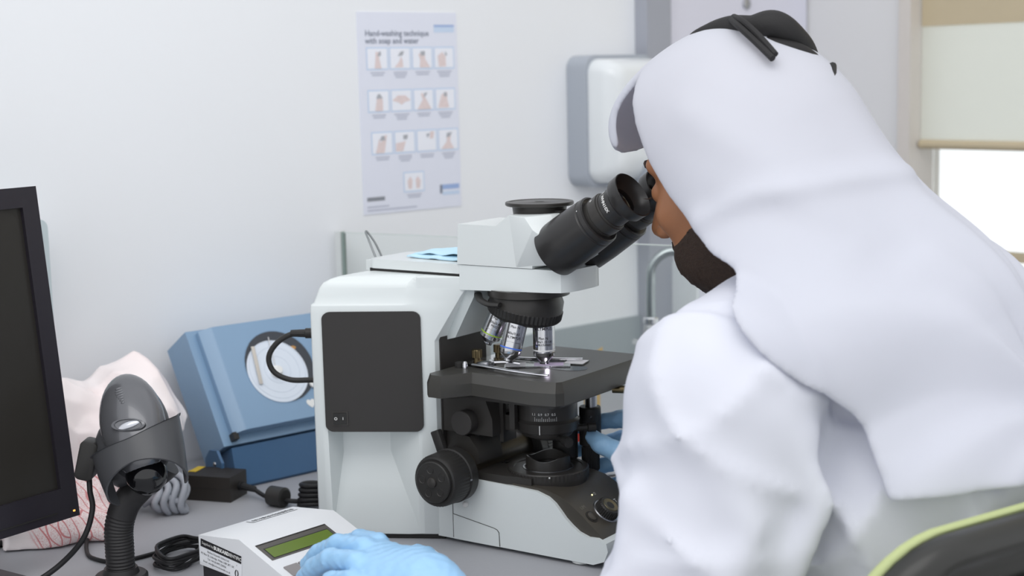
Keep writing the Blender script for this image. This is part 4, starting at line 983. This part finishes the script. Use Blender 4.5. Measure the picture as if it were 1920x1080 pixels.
lettering('BURKARD', .0056, sdm(.0235, -.0060), WHITEP, sk, align='LEFT', bold=.00022)
lettering('SCIENTIFIC', .0053, sdm(.0430, -.0060), WHITEP, sk, align='LEFT', bold=.00006)
for i, (t_, y_) in enumerate((('Burkard Scientific (Sales) Ltd', .031), ('PO Box 55, Uxbridge, Middx, UB8 2RT, UK', .030), ('Tel: +44 (0)1895 230056', .029), ('Email: sales@burkardscientific.co.uk', .029))):
    lettering(t_, .0031, sdm(y_, -.0135 - .0041 * i), BLACKP, sk)
lettering('(', .0075, sdm(.0600, -.0225), BLACKP, sk, bold=.0004); lettering(')', .0075, sdm(.0640, -.0225), BLACKP, sk, bold=.0004); lettering('\'', .0055, sdm(.0620, -.0155), BLACKP, sk)
# narrow printed strip on the top
def tp_(x, y, off=.0005): return Vector((x, -y, H0 + y * .1093 + off))
def tprect(x0, x1, y0, y1, m, name, off, parent):
    bm = newbm(); bm.faces.new([bm.verts.new(tp_(x, y, off)) for x, y in ((x0, y0), (x1, y0), (x1, y1), (x0, y1))]); return obj(name, bm, m, parent, smooth=0)
ts = tprect(.060, .1245, .0060, .0190, mat('strip_grey', '#85878c', .5), 'name_strip', .0003, bd)
tprect(.0606, .1239, .0066, .0184, DVW, 'strip_field', .0005, ts)
rr_ = random.Random(3); x_ = .064
while x_ < .119:
    w_ = .0012 + .0026 * rr_.random(); tprect(x_, x_ + w_, .0095 + .001 * rr_.random(), .0150 + .001 * rr_.random(), BLACKP, 'printed_mark', .0007, ts); x_ += w_ + .0016

# ---- small things on the bench behind the microscope
pn = thing('white_pen', 'slim white pen on the bench beside the gloved left hand', 'pen', (-.0975, 1.668, T + .0042), atan2(1.597 - 1.661, .024))
bm = newbm(); lathe(bm, [(0, .0030), (.004, .0040), (.070, .0040), (.0765, .0022)], (0, 0, 0), (1, 0, 0), 16); obj('barrel', bm, WHITEP, pn)
bm = newbm(); box(bm, (.004, -.0008, .0038), (.036, .0008, .0056)); obj('clip', bm, WHITEP, pn, bevel=.0003)
cbx = thing('cardboard_box', 'slim tan cardboard box with raised flap just behind the microscope stage', 'box', (.120, 2.30, T), radians(40))
KR = mat('kraft_card', '#c9aa74', .75, var=.05, scale=50)
bm = newbm(); box(bm, (-.008, -.010, 0), (.008, .010, .112)); obj('carton', bm, KR, cbx, bevel=.001)
bm = newbm(); loft(bm, [[(-.024, -.0112, .106), (.012, -.0112, .108), (.012, -.0100, .108), (-.024, -.0100, .106)], [(-.006, -.0112, .116), (.014, -.0112, .122), (.014, -.0100, .122), (-.006, -.0100, .116)]]); obj('flap', bm, KR, cbx)
rb = thing('sample_bottle', 'small white bottle with red cap behind the stage knob', 'bottle', (.086, 1.965, T), 0)
bm = newbm(); lathe(bm, [(0, .011), (.002, .012), (.046, .012), (.050, .009), (.054, .009)], n=32); obj('body', bm, WHITEP, rb)
bm = newbm(); lathe(bm, [(.052, .0105), (.053, .0112, .06), (.070, .0112, .06), (.071, .010)], n=40); obj('cap', bm, mat('cap_red', '#e2483c', .4), rb, smooth=25)
tsu = tag(solid('tissue', lambda X, Y, Z: np.maximum(s_ell(X, Y, Z, (0, 0, .004), (.050, .026, .016)) - .004 * crumple(X, Y, Z, 1.7, 1.0), .0012 - Z), (-.08, -.06, -.003), (.08, .06, .04), .003, mat('tissue_white', '#eef0f1', .8), it=1, loc=(.100, 2.015, T)), 'crumpled white tissue on the bench beyond the gloved right hand', 'tissue')
# ------------------------------------------------------------------ the person (coordinates of the microscope frame: x away from it, -y towards the person's left)
PX0 = .45
pr = thing('person', 'person in white robe and white head cloth looking into the microscope', 'person', m2w(PX0, 0, -T), -MA)
PL = (-PX0, 0, T)
SKIN = mat('skin', '#9c6a4a', .5, var=.10, scale=60, bump=.08, bscale=500, sss=.08)
def cloth_mat(name, col, trans=0.12):
    m = mat(name, col, .85, var=.012, scale=40, bump=.06, bscale=1400, spec=.25)
    nt = m.node_tree; b = nt.nodes['Principled BSDF']; tr = nt.nodes.new('ShaderNodeBsdfTranslucent'); tr.inputs['Color'].default_value = lin(col)
    mx = nt.nodes.new('ShaderNodeMixShader'); mx.inputs[0].default_value = trans
    nt.links.new(b.outputs[0], mx.inputs[1]); nt.links.new(tr.outputs[0], mx.inputs[2]); nt.links.new(mx.outputs[0], nt.nodes['Material Output'].inputs[0])
    return m
ROBE = cloth_mat('robe_white', '#dadce6', .05); GHUT = cloth_mat('head_cloth_white', '#dee0e9', .28)
GLOVE = mat('nitrile_blue', '#9ac6ea', .38, var=.03, scale=60, bump=.05, bscale=250, spec=.45)
HAIR = mat('beard_black', '#33241b', .7, var=.4, scale=300, bump=.6, bscale=700)
CORD = mat('black_cord', '#1d1c1d', .65, var=.08, scale=200, bump=.25, bscale=900)
HC = (.247, 0.0, .440); CF, SF = cos(radians(20)), sin(radians(20))
def hframe(X, Y, Z):
    rx, rz = X - HC[0], Z - HC[2]
    return -(CF * rx + SF * rz), Y, -SF * rx + CF * rz          # forward, lateral (+ far), up
def h2m(f, l, u):
    return (HC[0] - CF * f - SF * u, l, HC[2] - SF * f + CF * u)
def headf(X, Y, Z, face=True):
    f, l, u = hframe(X, Y, Z); al = np.abs(l)
    d = s_ell(f, l, u, (-.012, 0, .024), (.096, .076, .098))
    d = smin(d, s_ell(f, l, u, (.040, 0, -.036), (.054, .060, .080)), .03)
    d = smin(d, s_ell(f, al, u, (.028, .038, -.078), (.050, .022, .032)), .025)
    d = smin(d, s_ell(f, l, u, (.057, 0, -.091), (.026, .027, .018)), .02)
    d = smin(d, s_cap(f, al, u, (.083, .010, .034), (.071, .046, .029), .0100, .0090), .012)        # brow ridge
    d = smin(d, s_ell(f, al, u, (.062, .046, -.026), (.022, .018, .018)), .02)                      # cheekbones
    d = smax(d, -s_ell(f, al, u, (.100, .032, .002), (.017, .0165, .0125)), .010)                   # sockets
    d = smin(d, s_ell(f, al, u, (.0790, .0315, .001), (.0125, .0125, .0120)), .003)                 # eyeballs, lids closed over
    d = smin(d, s_cap(f, l, u, (.088, 0, .012), (.112, 0, -.030), .0075, .0105), .010)              # nose
    d = smin(d, s_ell(f, al, u, (.101, .0115, -.036), (.0115, .0085, .0085)), .006)
    d = smax(d, -s_ell(f, al, u, (.103, .0068, -.0455), (.005, .0030, .0045)), .003)
    d = smin(d, s_ell(f, l, u, (.086, 0, -.064), (.014, .024, .0060)), .006)                        # lips
    d = smin(d, s_ell(f, l, u, (.084, 0, -.075), (.014, .020, .0068)), .004)
    d = smin(d, s_ell(f, al, u, (-.012, .078, -.008), (.020, .009, .032)), .008)                    # ears
    return d
def bodyf(X, Y, Z):
    d = headf(X, Y, Z)
    d = smin(d, s_cap(X, Y, Z, (.262, 0, .375), (.330, 0, .270), .056, .062), .03)
    d = smin(d, s_ell(X, Y, Z, (.375, 0, .195), (.085, .130, .085)), .05)
    return d
solid('body', bodyf, (.10, -.15, .11), (.47, .15, .58), .0027, SKIN, pr, it=1, loc=PL)
def beardf(X, Y, Z):
    f, l, u = hframe(X, Y, Z); al = np.abs(l)
    d = bodyf(X, Y, Z) - .0024 - .0016 * np.sin(X * 900) * np.sin(Y * 830 + Z * 700)
    # jaw line from the sideburn to the chin, and the moustache
    reg = np.maximum(u - (-.046 - .55 * np.maximum(0, f - .045)), -(f + .034) )
    reg = smax(reg, -(s_ell(f, l, u, (.100, 0, -.066), (.03, .022, .0125))), .004)
    side = np.maximum(np.abs(f - .005) - .016, np.maximum(u - .02, -u - .06))
    mous = s_ell(f, al, u, (.092, .013, -.0535), (.014, .020, .0065))
    reg = np.minimum(np.minimum(reg, side), mous)
    chin = s_ell(f, l, u, (.060, 0, -.100), (.021, .026, .014))
    low = smax(smax(bodyf(X, Y, Z) - .0012, np.maximum(.318 - Z, X - .262), .006), u + .052, .01)
    tache = s_cap(f, al, u, (.0985, .003, -.0520), (.088, .026, -.0580), .0048, .0034)
    return smin(smin(smax(d, reg, .004), smax(chin, -(u + .16), .004), .012), np.minimum(tache, low), .004)
solid('beard', beardf, (.13, -.095, .25), (.30, .095, .45), .0026, HAIR, pr, it=1, loc=PL)
for s in (-1, 1):
    bm = newbm(); tube(bm, catmull([h2m(.0915, s * .012, .0335), h2m(.0895, s * .026, .0370), h2m(.0800, s * .044, .0315)], 6), [.0018] + [.0034] * 11 + [.0016], 8); o = obj('eyebrow', bm, HAIR, pr, loc=PL)
    for i in range(7):
        t = -.010 + .0033 * i
        bm = newbm(); tube(bm, [h2m(.0905 - .3 * abs(t), s * .0315 + t, .0000), h2m(.0965 - .3 * abs(t), s * .0315 + t * 1.2, -.0005), h2m(.0995 - .3 * abs(t), s * .0315 + t * 1.4, .0015)], [.0004, .0003, .0001], 4); obj('eyelash', bm, HAIR, o)

# ---- robe
YS = .80
def torso_f(X, Y, Z):
    Yk = Y * YS
    d = s_cap(X, Yk, Z, (.515, 0, -.14), (.430, 0, .14), .150, .142)
    d = smin(d, s_cap(X, Yk, Z, (.430, 0, .14), (.345, 0, .262), .138, .088), .05)
    d = smin(d, s_ell(X, Y, Z, (.53, 0, -.18), (.16, .21, .13)), .06)
    return d
def arm_f(X, Y, Z, s):
    d = s_cap(X, Y, Z, (.330, s * .110, .282), (.325, s * .203, .242), .072, .087)
    d = smin(d, s_cap(X, Y, Z, (.332, s * .208, .232), (.318, s * .250, .045), .088, .082), .03)
    return d
def folds(X, Y, Z):
    a = np.sin(30 * X + 13 * Z + 6 * Y + 1.6 * np.sin(14 * Z - 7 * X)); b = np.sin(17 * Z - 25 * X + 9 * Y + 1.4 * np.sin(15 * X + 9 * Z))
    r1 = 1 - np.abs(a); r2 = 1 - np.abs(b)
    return .0090 * (r1 ** 3.0 - .3) + .0080 * (r2 ** 3.0 - .3)
def ridge(X, Y, Z, pts, r):
    d = None
    for a, b in zip(pts, pts[1:]):
        e = s_cap(X, Y, Z, a, b, r, r); d = e if d is None else np.minimum(d, e)
    return d
def robef(X, Y, Z):
    d = torso_f(X, Y, Z)
    d = smin(d, s_cap(X, Y, Z, (.300, 0, .318), (.345, 0, .265), .072, .09), .03)       # collar
    near = arm_f(X, Y, Z, -1)
    near = smin(near, s_cap(X, Y, Z, (.328, -.268, .010), (.165, -.410, .046), .070, .043), .03)
    farm = arm_f(X, Y, Z, 1)
    farm = smin(farm, s_cap(X, Y, Z, (.312, .252, .052), (.120, .118, .088), .070, .045), .03)
    d = smin(d, smin(near, farm, .01), .022)
    for s in (-1, 1):
        d = smin(d, s_cap(X, Y, Z, (.50, s * .10, -.21), (.13, s * .11, -.235), .105, .085), .04)
        d = smin(d, s_cap(X, Y, Z, (.13, s * .11, -.235), (.15, s * .11, -.70), .085, .080), .04)
    m = np.clip((Z - .0) / .1, 0, 1) * np.clip((.34 - Z) / .06, 0, 1)
    d = d - folds(X, Y, Z) * (.25 + .75 * m)
    q = (Y + .175) * -.80 + (Z - .262) * -.60
    d = d + .0045 * np.exp(-(q / .006) ** 2) * (Y < -.10) - .0030 * np.exp(-((q - .013) / .008) ** 2) * (Y < -.10)
    # drawn folds that run from the armpit and the shoulder seam
    for pts, r in (([(.395, -.235, .245), (.43, -.215, .165), (.405, -.235, .085)], .012), ([(.355, -.285, .215), (.39, -.275, .15), (.365, -.30, .07)], .010),
                   ([(.30, -.27, .27), (.36, -.255, .265), (.41, -.21, .22)], .008), ([(.29, -.30, .17), (.285, -.315, .09)], .010)):
        d = smin(d, ridge(X, Y, Z, pts, r), .022)
    return np.maximum(d, -.748 - Z)
rb_ = solid('robe', robef, (.02, -.46, -.755), (.72, .38, .39), .0068, ROBE, pr, it=2, loc=PL)

# ---- head cloth
gz = np.array([.05, .1665, .240, .2947, .3313, .3605, .3687, .3866, .4190, .4500, .468, .485, .510, .545, .60])
gx = np.array([.500, .482, .447, .3948, .3581, .3232, .2985, .2700, .2270, .1970, .184, .174, .164, .156, .155])
def drape_f(X, Y, Z):
    f, l, u = hframe(X, Y, Z); Yk = Y * .82
    d = s_ell(f, l, u, (-.008, 0, .026), (.102, .097, .110))
    d = smin(d, s_ell(f, l, u, (.040, 0, .072), (.072, .078, .048)), .03)
    d = smin(d, s_cap(X, Yk, Z, (.290, 0, .440), (.425, 0, .275), .084, .100), .05)
    d = smin(d, s_cap(X, Yk, Z, (.425, 0, .275), (.480, 0, .10), .100, .140), .05)
    ay = np.abs(Y)
    d = smin(d, s_cap(X, ay, Z, (.262, .045, .445), (.385, .135, .270), .062, .078), .05)
    d = smin(d, np.maximum(torso_f(X, Y, Z), arm_f(X, ay, Z, 1) * 0 - 1), .03)
    return d
def headclothf(X, Y, Z):
    d = drape_f(X, Y, Z) - .010
    d = np.minimum(d, robe_shoulder(X, Y, Z))
    f, l, u = hframe(X, Y, Z)
    # soft long folds that fall from the crown to the hem
    ang = np.arctan2(Y, .62 - X + .25 * (Z - .3)); run = np.clip((.52 - Z) / .25, 0, 1)
    d = d - run * (.0045 * np.sin(9 * ang + 5 * Z + .6) + .0030 * np.sin(19 * ang - 7 * Z))
    def crease(pts, hgt, wid, sharp=1.0):
        q = None
        for (x0, z0), (x1, z1) in zip(pts, pts[1:]):
            L = (x1 - x0) ** 2 + (z1 - z0) ** 2; t = np.clip(((X - x0) * (x1 - x0) + (Z - z0) * (z1 - z0)) / L, 0, 1)
            s = np.hypot(X - x0 - t * (x1 - x0), Z - z0 - t * (z1 - z0)); q = s if q is None else np.minimum(q, s)
        return hgt * np.exp(-(q / wid) ** 2) * (Y < 0.02)
    d = d - crease([(.275, .398), (.33, .425), (.40, .438), (.46, .444)], .0055, .011) - crease([(.29, .372), (.37, .345), (.43, .29), (.47, .20)], .004, .016) - crease([(.245, .50), (.33, .46), (.42, .38)], .003, .018)
    d = d + crease([(.29, .41), (.37, .40), (.45, .37)], .004, .018)
    inner = drape_f(X, Y, Z) - .003
    cut = np.interp(Z, gz, gx).astype(np.float32)
    # hollow under the front fold
    hol = smax(inner, -(f - .052), .004)
    d = smax(d, -hol, .002)
    # front edge of the near and far curtain; over the forehead the cloth reaches further
    edge = cut - X
    lift = np.clip((Y + .058) / .02, 0, 1) * np.clip((.058 - Y) / .02 + 1, 0, 1)
    over = np.minimum((.062 - u) - .25 * (f - .09), f - .03)
    edge2 = np.where(Y > -.058, np.where(u > .03, over, edge), edge)
    d = smax(d, edge2, .008)
    d = smax(d, (.168 + .010 * np.sin(14 * X) + .03 * np.clip(Y, -.2, .2)) - Z, .006)
    return d
def robe_shoulder(X, Y, Z):
    ay = np.abs(Y)
    a = s_cap(X, ay, Z, (.330, .110, .282), (.325, .195, .240), .072, .083)
    return smin(torso_f(X, Y, Z), a, .022) - .024
solid('head_cloth', headclothf, (.06, -.31, .11), (.70, .31, .62), .0037, GHUT, pr, it=4, loc=PL)
# ---- black cord ring round the crown
def rnd_path(px, k=10, closed=True): return catmull(px, k, closed)
ringA = [(.202, -.018, .5690), (.224, -.020, .5770), (.247, -.020, .5800), (.270, -.020, .5775), (.290, -.016, .5815), (.3025, -.004, .5720), (.306, .03, .5520), (.288, .066, .5300), (.245, .080, .5250), (.208, .062, .5360), (.194, .022, .5560)]
pth = rnd_path(ringA)
bm = newbm(); tube(bm, pth, [.0075 + .0085 * max(0, sin(min(1, max(0, (i / len(pth) - .02) / .62)) * pi)) for i in range(len(pth))], 14, closed=True); cdr = obj('head_cord', bm, CORD, pr, loc=PL)
ringB = [(.225, -.026, .5600), (.262, -.030, .5640), (.298, -.022, .5600), (.3175, .0, .5505), (.318, .04, .5300), (.285, .075, .5100), (.235, .085, .5050), (.205, .062, .5200), (.205, .015, .5450)]
bm = newbm(); tube(bm, rnd_path(ringB), .0095, 14, closed=True); obj('cord_lower_ring', bm, CORD, cdr)
for dy, dz in ((-.052, 0), (-.046, .006)):
    bm = newbm(); tube(bm, catmull([(.252, dy + .02, .589 + dz * .4), (.272, dy, .580 + dz), (.294, dy - .010, .565 + dz), (.316, dy - .020, .549 + dz * .6)], 8), .0034, 10); obj('cord_tail', bm, CORD, cdr)
bm = newbm(); tube(bm, catmull([(.338, .02, .541), (.346, .0, .530), (.352, -.02, .518)], 6), .004, 8); obj('cord_end', bm, CORD, cdr)

# ---- gloved hands
def handf(chains, palm, k=.008):
    def fn(X, Y, Z):
        d = None
        for ch in palm:
            a, b, ra, rb = ch; e = s_cap(X, Y, Z, a, b, ra, rb); d = e if d is None else smin(d, e, .016)
        for ch in chains:
            e = None
            for (a, ra), (b, rb) in zip(ch, ch[1:]):
                q = s_cap(X, Y, Z, a, b, ra, rb); e = q if e is None else smin(e, q, .004)
            d = smin(d, e, k)
        return d - .0007 * np.sin(X * 420 + 3 * np.sin(Z * 300)) * np.sin(Y * 380 + Z * 260)
    return fn
LH = [[((.018, -.328, .0900), .0118), ((-.023, -.307, .0820), .0105), ((-.052, -.2945, .0700), .0096), ((-.072, -.287, .0570), .0082)],
      [((.022, -.352, .0930), .0120), ((-.022, -.341, .0865), .0108), ((-.055, -.333, .0700), .0098), ((-.074, -.3295, .0550), .0083)],
      [((.034, -.378, .0890), .0115), ((-.006, -.370, .0830), .0104), ((-.036, -.362, .0670), .0096), ((-.055, -.358, .0520), .0081)],
      [((.048, -.401, .0800), .0105), ((.018, -.396, .0730), .0092), ((-.002, -.391, .0600), .0085), ((-.015, -.388, .0490), .0074)],
      [((.090, -.338, .072), .0150), ((.054, -.290, .062), .0125), ((.020, -.256, .057), .0105), ((-.010, -.234, .052), .0085)]]
LP = [((.125, -.366, .0680), (.090, -.352, .0780), .027, .024), ((.105, -.362, .0780), (.020, -.332, .0860), .022, .0125), ((.105, -.366, .0780), (.026, -.354, .0870), .022, .0125), ((.105, -.374, .0780), (.040, -.377, .0830), .021, .012), ((.105, -.380, .0740), (.052, -.398, .0740), .019, .011), ((.165, -.398, .0480), (.118, -.368, .0680), .030, .027)]
g_ = solid('left_glove', handf(LH, LP, .004), (-.10, -.45, .02), (.21, -.20, .14), .0022, GLOVE, pr, it=1, loc=PL)
g_.name = 'glove'; g_['label'] = 'light blue glove on the left hand over the counter keys'
RH = [[((.078, .094, .124), .0112), ((.040, .100, .131), .0104), ((.004, .094, .124), .0096), ((-.024, .084, .1155), .0082)],
      [((.076, .104, .104), .0115), ((.034, .110, .103), .0106), ((.000, .100, .094), .0098), ((-.026, .084, .0855), .0084)],
      [((.074, .104, .083), .0110), ((.036, .108, .078), .0102), ((.006, .100, .068), .0094), ((-.014, .088, .060), .0080)],
      [((.074, .098, .064), .0100), ((.044, .098, .056), .0090), ((.024, .092, .048), .0082), ((.008, .084, .043), .0072)],
      [((.098, .070, .090), .0140), ((.066, .048, .1045), .0122), ((.046, .0435, .1130), .0110), ((.032, .0465, .1195), .0090)]]
RP = [((.112, .098, .098), (.080, .096, .120), .022, .0125), ((.112, .100, .094), (.078, .104, .102), .022, .0125), ((.112, .100, .090), (.076, .104, .083), .021, .012), ((.112, .098, .086), (.076, .098, .066), .019, .011), ((.150, .112, .090), (.110, .098, .092), .032, .026), ((.112, .090, .090), (.090, .074, .094), .019, .015)]
g_ = solid('right_glove', handf(RH, RP, .006), (-.05, .02, .02), (.19, .16, .16), .0022, GLOVE, pr, it=1, loc=PL)
g_.name = 'glove'; g_['label'] = 'blue glove on the right hand gripping the stage knob'

# ------------------------------------------------------------------ office chair
CHB = mat('chair_black', '#2f2f2d', .32, var=.03, scale=40, spec=.45); CHG_ = mat('chair_lime', '#b6c08a', .7, var=.04, scale=200)
chair = thing('office_chair', 'black office chair with lime green edged backrest behind the person', 'chair', (.283 + .82 * .22, 1.135 + .57 * .22, 0), atan2(.57, .82))
# local x along the backrest, local -y towards the camera
def back_outline(ins, zlo=.50, ztop=.914, w=.22, r=.095): return rrect(-w + ins, w - ins, zlo + ins, ztop - ins, max(.01, r - ins), 10)
def bend(x, y, z): return (x, y + .55 * x * x - .10 * (z - .9), z)
bm = newbm(); loft(bm, [[bend(x, y, z) for x, z in back_outline(i)] for y, i in ((-.016, .034), (-.0165, .026), (-.024, .020), (-.024, .012), (-.014, .0015), (.0, .0), (.010, .004))]); bk_ = obj('backrest', bm, CHB, chair, smooth=50)
bm = newbm(); loft(bm, [[bend(x, y, z) for x, z in back_outline(i)] for y, i in ((.006, .0005), (.008, -.0018), (.013, -.0020), (.022, .006), (.030, .03))]); obj('cushion', bm, CHG_, bk_, smooth=50)
for k, zz in enumerate((.858, .805, .752, .699)):
    bm = newbm(); loft(bm, [[bend(x, y, z) for x, z in rrect(-.145, .145, zz - .004, zz + .004, .0035, 5)] for y in (-.0172, -.010)]); obj('slot', bm, LENS, bk_)
bm = newbm(); prism(bm, rrect(-.23, .23, .03, .47, .08), 'z', .42, .475); obj('seat', bm, CHB, chair, bevel=.012)
bm = newbm(); tube(bm, catmull([(0, .20, .43), (0, .02, .42), (0, -.035, .50), (0, -.03, .62)], 8), .022, 14, flat=1.6); obj('back_support', bm, CHB, chair)
bm = newbm(); lathe(bm, [(.10, .03), (.26, .03), (.27, .02), (.43, .02)], (0, .25, 0), (0, 0, 1), 24); obj('column', bm, STEEL, chair)
for i in range(5):
    t = 2 * pi * i / 5 + .3
    bm = newbm(); tube(bm, [(0, .25, .11), (.15 * cos(t), .25 + .15 * sin(t), .095), (.29 * cos(t), .25 + .29 * sin(t), .075)], [.026, .022, .016], 10); lg = obj('leg', bm, CHB, chair)
    bm = newbm(); lathe(bm, [(-.012, .026), (.012, .026)], (.29 * cos(t), .25 + .29 * sin(t), .0265), (-sin(t), cos(t), 0), 20); obj('caster', bm, MBK, lg)
